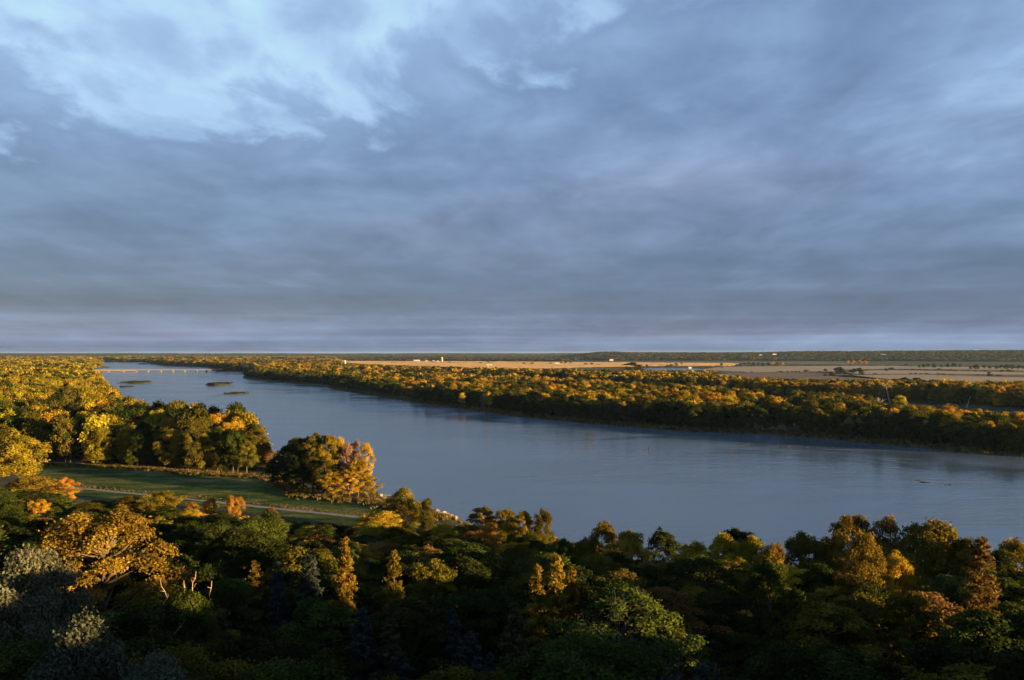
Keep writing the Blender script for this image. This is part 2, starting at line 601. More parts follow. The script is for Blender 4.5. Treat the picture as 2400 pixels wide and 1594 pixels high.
# ground sheet: fine where it is near, coarse far off
ang = np.concatenate([np.linspace(-180, -75, 30)[:-1], np.linspace(-75, -34, 50)[:-1], np.linspace(-34, 34, 420)[:-1], np.linspace(34, 80, 90)[:-1], np.linspace(80, 180, 30)])
ang = np.radians(ang)
rad = np.concatenate([[0.0, 6, 12], np.exp(np.linspace(math.log(18), math.log(44000), 380))])
A, R = np.meshgrid(ang, rad)
GP = np.stack([R * np.sin(A), R * np.cos(A)], -1).reshape(-1, 2)
GZ = land(GP)
nA, nR = len(ang), len(rad)
i0 = (np.arange(nR - 1)[:, None] * nA + np.arange(nA - 1)[None, :]).ravel()
gf = np.stack([i0, i0 + 1, i0 + nA + 1, i0 + nA], -1)
ground = link('ground', mesh_np('ground', np.column_stack([GP, GZ]), gf[:, ::-1].copy(), [M_GROUND], True))
tag(ground, 'valley floor and wooded bluff slope of dark earth and dry grass', kind='structure')


def fan_sheet(name, outline, z, mat, label):
    """flat sheet filling an outline"""
    import bmesh
    bm = bmesh.new()
    vs = [bm.verts.new((float(p[0]), float(p[1]), z)) for p in outline]
    bm.faces.new(vs)
    bmesh.ops.triangulate(bm, faces=bm.faces[:])
    bmesh.ops.recalc_face_normals(bm, faces=bm.faces[:])
    if bm.faces[:] and bm.faces[0].normal.z < 0:
        bmesh.ops.reverse_faces(bm, faces=bm.faces[:])
    me = bpy.data.meshes.new(name)
    bm.to_mesh(me); bm.free()
    me.materials.append(mat)
    return tag(link(name, me), label, kind='structure')


def grown(poly, d):
    """outline pushed outward a little so that the water meets its banks below the ground"""
    poly = np.asarray(poly, float)
    area = 0.5 * np.sum(poly[:, 0] * np.roll(poly[:, 1], -1) - np.roll(poly[:, 0], -1) * poly[:, 1])
    t = np.roll(poly, -1, 0) - np.roll(poly, 1, 0)
    n = np.stack([t[:, 1], -t[:, 0]], -1) / (np.linalg.norm(t, axis=1)[:, None] + 1e-9)
    return poly + n * d * (1 if area > 0 else -1)


rp = RIVER
wv = []
water = fan_sheet('river_water', [(-2600, 5600), (-1700, 5600), (-300, 2200), (700, 700), (900, 0), (850, -760), (450, -780), (430, -200), (100, 60), (-60, 200), (-330, 330), (-900, 800), (-1500, 2200)],
                  0.0, M_WATER, 'wide blue grey river sweeping through the valley')
fan_sheet('channel_water', grown(CHANNEL, 3.0), 0.004, M_WATER, 'narrow side channel behind the wooded right bank')
fan_sheet('pond_water', grown(POND, 4.0), 0.004, M_WATER, 'pale pond at the edge of the far fields')
fan_sheet('pond_sliver_water', grown(SLIVER, 3.0), 0.004, M_WATER, 'small sliver of pond beside the dark round tree')

# meadow and gravel path on the flat between the bluff and the river
MEADOW = smooth_line([px(*p, 1.7) for p in [(90, 1092), (200, 1094), (330, 1100), (480, 1112), (640, 1124), (690, 1160), (780, 1172), (860, 1180), (950, 1204), (1010, 1226), (980, 1240), (860, 1228),
                                          (700, 1215), (500, 1190), (300, 1170), (150, 1160), (60, 1130)]], 5)


def strip_sheet(name, center, width, z, mat, label):
    c = smooth_line(center, 10)
    t = np.gradient(c, axis=0); t /= np.linalg.norm(t, axis=1)[:, None]
    n = np.stack([-t[:, 1], t[:, 0]], -1)
    w = width * (1 + .45 * (hash2(np.arange(len(c)), np.arange(len(c)) * 3.0) - .5))[:, None]
    v = np.vstack([np.column_stack([c + n * w / 2, np.full(len(c), z)]), np.column_stack([c - n * w / 2, np.full(len(c), z)])])
    k = len(c)
    i = np.arange(k - 1)
    f = np.stack([i, i + k, i + k + 1, i + 1], -1)
    return tag(link(name, mesh_np(name, v, f, [mat])), label, kind='structure')


fan_sheet('meadow', MEADOW, 1.76, M_MEADOW, 'mown green meadow between the dark tree group and the bluff wood')
PATH = [px(x, y, 1.7) for x, y in [(150, 1140), (250, 1151), (400, 1166), (550, 1182), (690, 1197), (800, 1208), (900, 1219), (1010, 1234), (1080, 1246)]]
strip_sheet('gravel_path', PATH, 2.7, 1.79, M_GRAVEL, 'pale gravel track crossing the meadow')

# ------------------------------------------------------------------ farmland of the far plain
def field(name, corners, z, mat, label):
    pts = [px(x, y, z) for x, y in corners]
    return fan_sheet(name, pts, z, mat, label)


HEDGE = [[(1640, 873.0), (1760, 873.0), (1900, 872.2), (1990, 877.6)], [(1990, 878.6), (2120, 877.2), (2240, 878.4), (2420, 884.2)], [(2050, 867.2), (2150, 867.9), (2420, 872.3)],
         [(1690, 859.0), (1870, 857.6), (2080, 857.2), (2420, 861.6)], [(1930, 879.6), (2000, 884.0), (2080, 889.2)], [(1120, 852.4), (1400, 855.2), (1560, 856.0)], [(1500, 861.5), (1560, 860.6), (1640, 861.4), (1700, 862.6)], [(860, 849.3), (1050, 850.4), (1250, 850.8)]]
FIELDS = [
    ('corn_field', [(770, 846.3), (1100, 847.2), (1420, 849.6), (1722, 851.8), (1706, 858.2), (1560, 857.6), (1400, 860.5), (1250, 864), (1100, 862), (850, 853.5)], 2.55, M_CORN,
     'sunlit orange field of ripe corn in the middle distance'),
    ('stubble_field', [(1690, 859.6), (1870, 857.9), (2080, 857.6), (2420, 862.0), (2420, 869.0), (2120, 864.5), (1960, 866.5), (1960, 871.0), (1760, 872.6), (1640, 866.5)], 2.5, M_STUB,
     'long pale stubble field left of the dark tree clumps on the plain'),
    ('stubble_field', [(1985, 872.4), (2050, 867.5), (2150, 868.2), (2420, 872.6), (2420, 878.8), (2230, 876.4), (2010, 877.2)], 2.5, M_STUB, 'pale stubble strip running to the right edge'),
    ('stubble_field', [(1930, 880.0), (2150, 877.6), (2420, 884.8), (2420, 897.0), (2180, 893.0), (2060, 889.0)], 2.5, M_STUB, 'nearest pale stubble field behind the green tree mound'),
    ('stubble_field', [(1680, 876.0), (1730, 879.0), (1745, 888.0), (1690, 884.0)], 2.5, M_STUB, 'small pale stubble patch above the golden belt trees'),
    ('ploughed_field', [(1690, 873.3), (1900, 872.4), (1985, 878.0), (2090, 889.6), (1990, 893.0), (1760, 888.0)], 2.5, M_SOIL, 'grey brown ploughed field behind the far tree belt'),
    ('ploughed_field', [(2120, 865.3), (2420, 870.0), (2420, 872.0), (2150, 867.5)], 2.5, M_SOIL, 'thin dark ploughed strip between pale stubble fields'),
    ('ploughed_field', [(2230, 877.2), (2420, 879.8), (2420, 883.6), (2240, 879.6)], 2.5, M_SOIL, 'dark ploughed strip near the right edge of the plain'),
    ('stubble_field', [(1340, 846.0), (1700, 846.4), (2000, 850.5), (1980, 854.5), (1740, 850.6), (1430, 848.6)], 2.6, M_SOIL, 'dull field at the foot of the wooded hills'),
]
for n_, c_, z_, m_, l_ in FIELDS:
    field(n_, c_, z_, m_, l_)


def corn_rows():
    """standing dry corn: low upright rows all over the corn field"""
    poly = np.array([px(x, y, 2.55) for x, y in FIELDS[0][1]])
    V, F, n = [], [], 0
    lo, hi = poly.min(0), poly.max(0)
    yy = lo[1]
    while yy < hi[1]:
        xs = np.arange(lo[0], hi[0], 26.0) + rng.uniform(0, 20)
        P = np.column_stack([xs, np.full(len(xs), yy)])
        ok = inside(P, poly)
        for x0, keep in zip(xs, ok):
            if keep:
                h = rng.uniform(1.4, 2.3)
                y0, y1 = yy + rng.uniform(-3, 3), yy + rng.uniform(-3, 3)
                # a thick hedge of stalks: front, top and back
                V += [(x0, y0, 2.4), (x0 + 25, y1, 2.4), (x0 + 25, y1 + .4, 2.5 + h), (x0, y0 + .4, 2.5 + h), (x0 + 25, y1 + 1.4, 2.4), (x0, y0 + 1.4, 2.4)]
                F += [(n, n + 1, n + 2, n + 3), (n + 3, n + 2, n + 4, n + 5)]
                n += 6
        yy += 24 + (yy - lo[1]) * .012
    o = link('corn_stalks', mesh_np('corn_stalks', V, F, [M_CORN]))
    tag(o, 'rows of dry standing corn glowing orange in low sun', 'corn', kind='stuff')


corn_rows()


# ------------------------------------------------------------------ tree shapes
def leaf_quads(c, nrm, L, W, g, jitter=.7):
    n = len(c)
    nn = nrm + g.normal(size=(n, 3)) * jitter
    nn /= np.linalg.norm(nn, axis=1)[:, None] + 1e-9
    t = np.cross(nn, g.normal(size=(n, 3))); t /= np.linalg.norm(t, axis=1)[:, None] + 1e-9
    b = np.cross(nn, t)
    s = g.uniform(.7, 1.3, (n, 1))
    v = np.stack([c - t * L * .5 * s, c - b * W * .5 * s + t * L * .06, c + t * L * .5 * s, c + b * W * .5 * s + t * L * .06], 1).reshape(-1, 3)
    f = np.arange(n * 4).reshape(n, 4)
    return v, f


LOD = {'near': (42000, .21, .14, 110), 'mid': (22000, .29, .19, 125), 'far': (3400, .70, .50, 46), 'dist': (380, 2.2, 1.6, 20)}


def profile(kind, h):
    if kind == 'round':
        return np.sin(np.clip(.10 + h * .90, 0, 1) * math.pi) ** .62
    if kind == 'dome':
        return np.clip(1.0 - (np.clip(h - .18, 0, 1) / .82) ** 2.2, 0, 1) ** .5 * sstep(-.10, .22, h)
    if kind == 'tall':
        return np.sin(np.clip(.14 + h * .86, 0, 1) * math.pi) ** .45
    if kind == 'fan':
        return np.clip(.25 + .95 * h, 0, 1) * np.clip((1.04 - h) / .35, 0, 1) ** .5
    return np.ones_like(h)


def tree_shape(kind, lod, seed, sparse=1.0):
    """crown and trunk of a tree 14 m tall with a crown 10 m across; returns (crown v, f, tint), Geo trunk"""
    g = np.random.default_rng(seed)
    nl, L, W, nc = LOD[lod]
    nl = int(nl * sparse)
    H = 14.0
    base = {'round': .16, 'dome': .17, 'tall': .10, 'fan': .18, 'ragged': .22, 'sparse': .38}[kind]
    Rm = {'tall': 4.1, 'sparse': 3.4}.get(kind, 5.0)
    k = 'dome' if kind == 'ragged' else ('tall' if kind == 'sparse' else kind)
    if kind in ('ragged', 'sparse'):
        nc = int(nc * .62)
    # uneven outline: lobes
    la, lb, lc = g.uniform(0, 6.28, 3)
    hh = g.uniform(0, 1, nc) ** (.75 if k != 'tall' else .9)
    hh = np.concatenate([hh, [.97, .93, .9]])
    th = g.uniform(0, 6.28, len(hh))
    lob = 1 + .20 * np.sin(2 * th + la + hh * 3) + .14 * np.sin(3 * th + lb - hh * 5) + .10 * np.sin(5 * th + lc + 9 * hh)
    rr = Rm * profile(k, hh) * lob * np.sqrt(g.uniform(.40 if lod == 'near' else .22, 1.0, len(hh)))
    cz = H * (base + (1 - base) * hh * (.93 + .05 * np.sin(th * 2 + lc)))
    cc = np.column_stack([rr * np.cos(th), rr * np.sin(th), cz])
    rc = g.uniform(.62, 1.25, len(hh)) * {'near': .95, 'mid': .92, 'far': 1.45, 'dist': 2.0}[lod]
    flat = {'dome': .55, 'ragged': .62, 'tall': 1.15, 'fan': 1.0}.get(kind, .8)
    # leaves on the clumps
    w = rc ** 2 * (1.25 - .5 * (rr / Rm) * 0)
    ci = g.choice(len(cc), nl, p=w / w.sum())
    dv = g.normal(size=(nl, 3)); dv[:, 2] = np.where(dv[:, 2] < -.5, -dv[:, 2], dv[:, 2])
    dv /= np.linalg.norm(dv, axis=1)[:, None]
    rl = np.minimum(g.uniform(.30, 1.0, (nl, 1)) ** .5 * (1 + .55 * g.uniform(0, 1, (nl, 1)) ** 5), 1.5)
    off = dv * rl * rc[ci][:, None] * np.array([1, 1, flat])
    if kind == 'fan':
        off[:, 2] += rl[:, 0] * rc[ci] * .5
    p = cc[ci] + off
    if kind in ('dome', 'ragged'):
        p[:, 2] -= .025 * (p[:, 0] ** 2 + p[:, 1] ** 2)
    ctr = np.array([0, 0, H * (base + 1) / 2])
    out = p - ctr; out /= np.linalg.norm(out, axis=1)[:, None] + 1e-9
    nrm = dv * .8 + out * .5 + np.array([0, 0, .25])
    v, f = leaf_quads(p, nrm, L, W, g, .95)
    tint = np.clip(.5 + (g.uniform(0, 1, len(cc))[ci] - .5) * .75 + (g.uniform(0, 1, nl) - .5) * .6, 0, 1)
    tint = np.repeat(tint, 4)
    # trunk and limbs
    T = Geo()
    lean = g.normal(size=2) * .35
    top = H * (.80 if kind != 'fan' else .45)
    zz = np.linspace(-.8, top, 7)
    tp = np.column_stack([lean[0] * (zz / top) ** 2, lean[1] * (zz / top) ** 2, zz])
    r0 = {'sparse': .22, 'tall': .30}.get(kind, .30)
    T.tube(tp, np.linspace(r0, .06, 7), 7 if lod in ('near', 'mid') else 4)
    nb = {'near': 46, 'mid': 22, 'far': 7, 'dist': 3}[lod]
    if kind in ('ragged', 'sparse'):
        nb = int(nb * 1.5)
    order = np.argsort(-rr)[:nb] if kind != 'ragged' else np.arange(min(nb, len(cc)))
    for i in order:
        e = cc[i]
        zs = max(H * base * .7, min(e[2] - np.hypot(e[0], e[1]) * g.uniform(.35, .9), top * .95))
        s0 = np.array([lean[0] * (zs / top) ** 2, lean[1] * (zs / top) ** 2, zs])
        mdl = (s0 + e) / 2 + np.array([0, 0, -.3 if kind != 'dome' else .35]) + g.normal(size=3) * .25
        q = np.linspace(0, 1, 5)[:, None]
        T.tube(s0 * (1 - q) ** 2 + mdl * 2 * q * (1 - q) + e * q ** 2, np.linspace(.11 if kind != 'ragged' else .15, .025, 5), 4 if lod != 'near' else 5, False)
    return (v, f, tint), T


def cedar_shape(lod, seed, open_=0.0):
    """upright evergreen 10 m tall, 4 m across, with layered branches"""
    g = np.random.default_rng(seed)
    n, L, W = {'near': (26000, .20, .07), 'mid': (12000, .30, .10), 'far': (1200, .85, .45), 'dist': (260, 1.7, 1.0)}[lod]
    H, Rm = 10.0, 2.0
    nb = {'near': 150, 'mid': 95, 'far': 40, 'dist': 18}[lod]
    bz = np.sort(g.uniform(.04, .985, nb))
    ba = np.arange(nb) * 2.399 + g.normal(size=nb) * .4
    bl = Rm * (1 - bz) ** .72 * g.uniform(.55, 1.18, nb) + .10
    droop = g.uniform(-.25, .35, nb)
    T = Geo()
    T.tube([(0, 0, -.8), (0.03, 0, 3), (0, .05, 7), (.02, 0, 9.8)], [.17, .13, .07, .015], 6, False)
    ends = np.column_stack([np.cos(ba) * bl, np.sin(ba) * bl, H * bz + droop * bl + .25 * bl])
    st = np.column_stack([np.zeros(nb), np.zeros(nb), H * bz])
    if lod in ('near', 'mid'):
        for a, b in zip(st[::2], ends[::2]):
            q = np.linspace(0, 1, 3)[:, None]
            T.tube(a * (1 - q) + b * q, [.035, .025, .01], 3, False)
    w = bl + .1
    ci = g.choice(nb, n, p=w / w.sum())
    t = g.uniform(0, 1, n) ** .6
    p = st[ci] * (1 - t[:, None]) + ends[ci] * t[:, None]
    spread = (.10 + .30 * bl[ci] * np.sin(np.clip(t * .9 + .1, 0, 1) * math.pi) * .75)[:, None]
    p = p + g.normal(size=(n, 3)) * spread * np.array([.75, .75, .38])
    dirv = ends[ci] - st[ci]; dirv /= np.linalg.norm(dirv, axis=1)[:, None] + 1e-9
    nrm = np.array([0, 0, 1.0]) + dirv * .5
    v, f = leaf_quads(p, nrm, L, W, g, .8)
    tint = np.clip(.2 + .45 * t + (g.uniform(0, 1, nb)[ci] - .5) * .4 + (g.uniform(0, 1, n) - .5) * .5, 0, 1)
    return (v, f, np.repeat(tint, 4)), T


def bare_shape(seed, H=9.0, stems=9, depth=4, r0=.10, spread=.55):
    """leafless many-stemmed tree"""
    g = np.random.default_rng(seed)
    T = Geo()

    def grow(p, d, ln, r, k):
        q = [p]
        for i in range(3):
            d = d + g.normal(size=3) * .13 + np.array([0, 0, .05]); d = d / np.linalg.norm(d)
            p = p + d * ln / 3
            q.append(p)
        T.tube(q, np.linspace(r, r * .6, 4), 5 if k > 2 else 3, False)
        if k > 0:
            for j in range(g.integers(2, 4)):
                nd = d + g.normal(size=3) * .42; nd /= np.linalg.norm(nd)
                grow(q[g.integers(2, 4)], nd, ln * g.uniform(.6, .85), r * .55, k - 1)
    for s in range(stems):
        a = g.uniform(0, 6.28)
        d = np.array([math.cos(a) * spread * g.uniform(.2, 1), math.sin(a) * spread * g.uniform(.2, 1), 1.0]); d /= np.linalg.norm(d)
        grow(np.array([math.cos(a) * .2, math.sin(a) * .2, -.5]), d, H * .40, r0, depth)
    return T


SHAPES = {}


def shape(kind, lod, k):
    """cached pair of meshes (crown, trunk)"""
    key = (kind, lod, k)
    if key not in SHAPES:
        seed = (sum(map(ord, kind)) * 31 + sum(map(ord, lod)) * 7 + k * 101) % 99991
        if kind == 'cedar':
            (v, f, t), T = cedar_shape(lod, seed)
        else:
            (v, f, t), T = tree_shape(kind, lod, seed, {'sparse': .42, 'ragged': .8}.get(kind, 1.0))
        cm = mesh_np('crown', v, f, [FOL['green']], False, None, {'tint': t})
        tm = T.mesh('trunk', [PALE if kind in ('sparse',) else BARK], True)
        SHAPES[key] = (cm, tm)
    return SHAPES[key]


NOM_H = {'cedar': 10.0}
NOM_W = {'cedar': 4.0, 'tall': 8.2, 'sparse': 6.8}
TREES = []        # every single tree: root, record
NAMES = {'cedar': 'cedar_tree', 'tall': 'cottonwood_tree', 'fan': 'willow_tree', 'sparse': 'thin_cottonwood_tree', 'dome': 'hackberry_tree', 'round': 'ash_tree', 'ragged': 'oak_tree'}


def plant(kind, lod, col, x, y, height, width, zone, z=None, label=None, var=None, name=None):
    z = land1(x, y) if z is None else z
    kvar = {'near': 2, 'mid': 4, 'far': 5, 'dist': 4}[lod]
    k = int(rng.integers(0, kvar)) if var is None else var % kvar
    root = bpy.data.objects.new(name or NAMES[kind], None)
    C.objects.link(root)
    root.empty_display_size = .5
    root.location = (float(x), float(y), float(z) - .1)
    sw, sh = width / NOM_W.get(kind, 10.0), height / NOM_H.get(kind, 14.0)
    root.scale = (sw, sw, sh)
    root.rotation_euler = (0, 0, float(rng.uniform(0, 6.28)))
    tr = link('trunk', shape(kind, lod, k)[1], root)
    cr = link('crown', shape(kind, lod, k)[0], root)
    cr.material_slots[0].link = 'OBJECT'
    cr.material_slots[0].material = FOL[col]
    TREES.append(dict(root=root, kind=kind, col=col, x=float(x), y=float(y), z=float(z), h=height, w=width, zone=zone, label=label))
    return root


# ------------------------------------------------------------------ woods by scattering (the trees past counting)
def scatter(name, protos, P, Z, idx, sx, sz, label, rot=None):
    """one object whose geometry nodes set a tree on every point"""
    coll = bpy.data.collections.new(name + '_kinds')
    for i, o in enumerate(protos):
        coll.objects.link(o)
    n = len(P)
    me = bpy.data.meshes.new(name)
    me.vertices.add(n)
    me.vertices.foreach_set('co', np.column_stack([P, Z]).astype(np.float32).ravel())
    a = me.attributes.new('pick', 'INT', 'POINT'); a.data.foreach_set('value', np.asarray(idx, np.int32))
    a = me.attributes.new('size', 'FLOAT_VECTOR', 'POINT'); a.data.foreach_set('vector', np.column_stack([sx, sx, sz]).astype(np.float32).ravel())
    a = me.attributes.new('turn', 'FLOAT_VECTOR', 'POINT')
    r = rng.uniform(0, 6.28, n) if rot is None else rot
    a.data.foreach_set('vector', np.column_stack([rng.normal(size=n) * .03, rng.normal(size=n) * .03, r]).astype(np.float32).ravel())
    ng = bpy.data.node_groups.new(name, 'GeometryNodeTree')
    ng.interface.new_socket('Geometry', in_out='INPUT', socket_type='NodeSocketGeometry')
    ng.interface.new_socket('Geometry', in_out='OUTPUT', socket_type='NodeSocketGeometry')
    N = ng.nodes
    gi, go = N.new('NodeGroupInput'), N.new('NodeGroupOutput')
    ip = N.new('GeometryNodeInstanceOnPoints')
    ci = N.new('GeometryNodeCollectionInfo')
    ci.inputs['Collection'].default_value = coll
    ci.inputs['Separate Children'].default_value = True
    ci.inputs['Reset Children'].default_value = True
    ip.inputs['Pick Instance'].default_value = True
    L = ng.links.new
    L(gi.outputs[0], ip.inputs['Points']); L(ci.outputs[0], ip.inputs['Instance'])
    for nm, typ, sock in (('pick', 'INT', 'Instance Index'), ('size', 'FLOAT_VECTOR', 'Scale'), ('turn', 'FLOAT_VECTOR', 'Rotation')):
        na = N.new('GeometryNodeInputNamedAttribute'); na.data_type = typ; na.inputs['Name'].default_value = nm
        L(na.outputs[0], ip.inputs[sock])
    L(ip.outputs[0], go.inputs[0])
    o = link(name, me)
    md = o.modifiers.new('scatter', 'NODES'); md.node_group = ng
    tag(o, label, kind='stuff')
    return o


PCOUNT = [0]


def proto(kind, lod, k, col):
    """crown and trunk joined, one metre unit scale kept"""
    cm, tm = shape(kind, lod, k)
    nv, nf = len(cm.vertices), len(cm.polygons)
    v = np.empty(nv * 3, np.float32); cm.vertices.foreach_get('co', v)
    f = np.empty(nf * 4, np.int32); cm.polygons.foreach_get('vertices', f)
    t = np.empty(nv, np.float32); cm.attributes['tint'].data.foreach_get('value', t)
    tv = np.empty(len(tm.vertices) * 3, np.float32); tm.vertices.foreach_get('co', tv)
    tf = [list(p.vertices) for p in tm.polygons if len(p.vertices) == 4]
    tf = np.array(tf, np.int32) + nv
    me = mesh_np('forest_tree', np.vstack([v.reshape(-1, 3), tv.reshape(-1, 3)]), np.vstack([f.reshape(-1, 4), tf]), [FOL[col], BARK], False,
                 np.concatenate([np.zeros(nf), np.ones(len(tf))]), {'tint': np.concatenate([t, np.zeros(len(tv) // 3)])})
    PCOUNT[0] += 1
    return bpy.data.objects.new('forest_tree.%03d' % PCOUNT[0], me)


def grid_points(lo, hi, step, jit=.42):
    xs, ys = np.arange(lo[0], hi[0], step), np.arange(lo[1], hi[1], step)
    X, Y = np.meshgrid(xs, ys)
    X = X + (np.arange(len(ys)) % 2)[:, None] * step / 2
    P = np.stack([X.ravel(), Y.ravel()], -1)
    return P + rng.uniform(-jit, jit, P.shape) * step


def topix(P, z=1.7):
    return 1200 + FPX * P[:, 0] / np.maximum(P[:, 1], 1), HOR + (EYE - z) * FPX / np.maximum(P[:, 1], 1)


YLOW = np.array([(-3000, 838), (780, 838), (800, 863), (1100, 874), (1250, 878), (1500, 881), (1670, 884), (1690, 896), (1760, 903), (1950, 908), (2400, 916), (5000, 940)], float)
YTOP = np.array([(-3000, 830), (780, 834), (800, 855), (1100, 864), (1250, 867), (1500, 870), (1670, 872), (1690, 882), (1760, 889), (1950, 892), (2400, 897), (5000, 915)], float)
CLEAR = smooth_line([px(*p, 1.7) for p in [(1720, 929), (1500, 914), (1300, 901), (1180, 894), (1050, 889), (950, 885), (860, 880)]], 5)
YARDS = [px(1229, 893, 1.7), px(1278, 893, 1.7)]


def in_view(P, left=-36, right=36):
    a = np.degrees(np.arctan2(P[:, 0], P[:, 1]))
    return (a > left) & (a < right)


def far_land_points():
    """tree places on both sides of the river beyond the bluff, thinning with distance"""
    out = []
    for r0, r1, step in ((360, 950, 6.7), (950, 1500, 8.2), (1500, 2400, 11.5), (2400, 4000, 18), (4000, 7000, 30)):
        w = r1 * .8
        P = grid_points((-w, 120 if r0 < 500 else r0 * .7), (w if r0 > 500 else 900, r1), step)
        d = P[:, 1]
        k = (d > r0) & (d <= r1) if r0 > 500 else (np.hypot(P[:, 0], P[:, 1]) > r0) & (d <= r1)
        k &= in_view(P, -36, 62 if r0 < 500 else 38)
        P = P[k]
        xx, yy = topix(P)
        k = yy > np.interp(xx, YLOW[:, 0], YLOW[:, 1])
        P = P[k]
        sd = sdist(P, RIVER)
        k = sd > 5 + 3 * fbm(P[:, 0] / 20, P[:, 1] / 20, 2, 4)
        k &= sdist(P, CHANNEL) > 6
        k &= foot_s(P) < -2
        k &= sdist(P, MEADOW) > 4
        k &= linedist(P, CLEAR) > 24
        for q in YARDS:
            k &= (np.abs(P[:, 0] - q[0]) > 9) | (P[:, 1] > q[1] + 9) | (P[:, 1] < q[1] - 60)
        k &= fbm(P[:, 0] / 34, P[:, 1] / 34, 3, 12) > .30
        P = P[k]
        out.append(np.column_stack([P, np.full(len(P), step)]))
    return np.vstack(out)


FP = far_land_points()
right_side = np.zeros(len(FP), bool)
# a point is on the right bank when the far-bank line is nearer than the near-bank line
right_side = linedist(FP[:, :2], bank_r) < linedist(FP[:, :2], bank_l)

# ------------------------------------------------------------------ trees that stand out in the photograph
def special(kind, col, xd, yd, d, wpx, zone, label, hmin=5.0, lod=None, var=None, name=None, hmax=30.0):
    """a tree whose top shows at (xd, yd) in the picture and that stands d metres out; wpx = crown width there"""
    x, y = dp(xd, yd)
    X, Y = pxd(x, d)
    zt = ztop(y, d)
    zg = land1(X, Y)
    h = min(max(zt - zg, hmin), hmax)
    w = max(1.6, wpx * DS * d / FPX, h * {'cedar': .30, 'tall': .36, 'sparse': .26, 'fan': .36}.get(kind, .55))
    return plant(kind, lod or ('near' if d < 78 else 'mid'), col, X, Y, h, w, zone, zg, label, var, name)


NEAR = []     # (x, y, radius) already taken on the slope
OPEN = []     # what must stay in sight: column, half width, row, distance
LIT = []      # what the low sun must reach: x, y, half width, height
TAN = math.tan(SUN_EL)
SH = np.array([math.sin(SUN_AZ), -math.cos(SUN_AZ)])


def keep_open(xd, yd, d, wpx, vis, lit):
    x, y = dp(xd, yd)
    OPEN.append((x, wpx * DS * .4, y + vis, d))
    if lit:
        p = pxd(x, d)
        LIT.append((p[0], p[1], wpx * DS * d / FPX * .42, ztop(y + vis, d)))


def sp(*a, vis=None, lit=None, **k):
    r = special(*a, **k)
    NEAR.append((r.location.x, r.location.y, TREES[-1]['w'] * .5))
    if a[4] < 290:
        keep_open(a[2], a[3], a[4], a[5], (min(a[5] * .5, 34) if vis is None else vis) * DS, (vis is not None) if lit is None else lit)
    return r


def allowed_top(x, y, w, zmax, light=True):
    """highest top a tree may have here without hiding or shading the trees that show"""
    c, hw = 1200 + FPX * x / y if y > 1 else 1e6, w * .5 * FPX / max(y, 1)
    for ox, oh, orow, od in OPEN:
        if y < od - 1 and abs(c - ox) < oh + hw:
            zmax = min(zmax, ztop(orow, max(y, 1)))
    for lx, ly, lw, lz in (LIT if light else ()):
        dx, dy = x - lx, y - ly
        t = dx * SH[0] + dy * SH[1]
        if t > 2 and abs(dx * SH[1] - dy * SH[0]) < lw + w * .6:
            zmax = min(zmax, lz + t * TAN)
    return zmax


# grey green oaks close below the tower, bottom left
sp('round', 'grey', 195, 1436, 43, 235, 'slope', 'pale grey green oak filling the bottom left corner', var=0, vis=140, lit=False, name='oak_tree')
sp('round', 'grey', 60, 1275, 56, 290, 'slope', 'tall grey green oak at the left edge, left of the sunlit spreading oak', var=1, vis=150, lit=False, name='oak_tree')
sp('round', 'grey', 375, 1528, 40, 190, 'slope', 'low grey green oak crown poking over the bottom edge, left of centre', var=1, name='oak_tree', lit=False)
# sunlit spreading oak on the left
sp('ragged', 'amber', 235, 1178, 84, 330, 'slope', 'sunlit orange spreading oak with bare limbs showing, left foreground', lod='near', var=0, vis=150)
sp('round', 'green', 432, 1370, 68, 135, 'slope', 'dusky round bush from which the bleached dead stems rise', var=0, lit=False, name='elm_tree')  # leaf colour darkened to green in place of shade
# upright evergreens; on the lit cedars amber needles stand in for warm sunlight
sp('cedar', 'amber', 795, 1236, 96, 66, 'slope', 'tallest sunlit cedar spire in the left half of the foreground', var=0, vis=75)
sp('cedar', 'amber', 908, 1266, 90, 66, 'slope', 'slim sunlit cedar spire right of the tallest one', var=1, vis=70)
sp('cedar', 'amber', 1283, 1274, 88, 62, 'slope', 'sunlit ragged cedar top behind the bare grey thicket', var=2, vis=70)
sp('cedar', 'amber', 1240, 1298, 88, 40, 'slope', 'small sunlit cedar tip left of the ragged cedar top', var=0)
sp('cedar', 'amber', 1318, 1302, 89, 40, 'slope', 'small sunlit cedar tip right of the ragged cedar top', var=3)
sp('cedar', 'spruce', 715, 1275, 90, 110, 'slope', 'blue green spruce with a pale tip, left of the tallest cedar', var=2, vis=90, lit=False, name='spruce_tree')
sp('cedar', 'spruce', 640, 1290, 88, 90, 'slope', 'dark blue green spruce between the dead stems and the pale-tipped spruce', var=3, vis=60, lit=False, name='spruce_tree')
sp('cedar', 'rust', 2262, 1236, 92, 150, 'slope', 'tall rust orange conifer lit by the sun near the right edge', var=1, name='larch_tree', vis=130)
sp('cedar', 'rust', 590, 1290, 98, 90, 'slope', 'rusty brown conifer right of the bleached dead stems', var=0, vis=40, name='larch_tree')
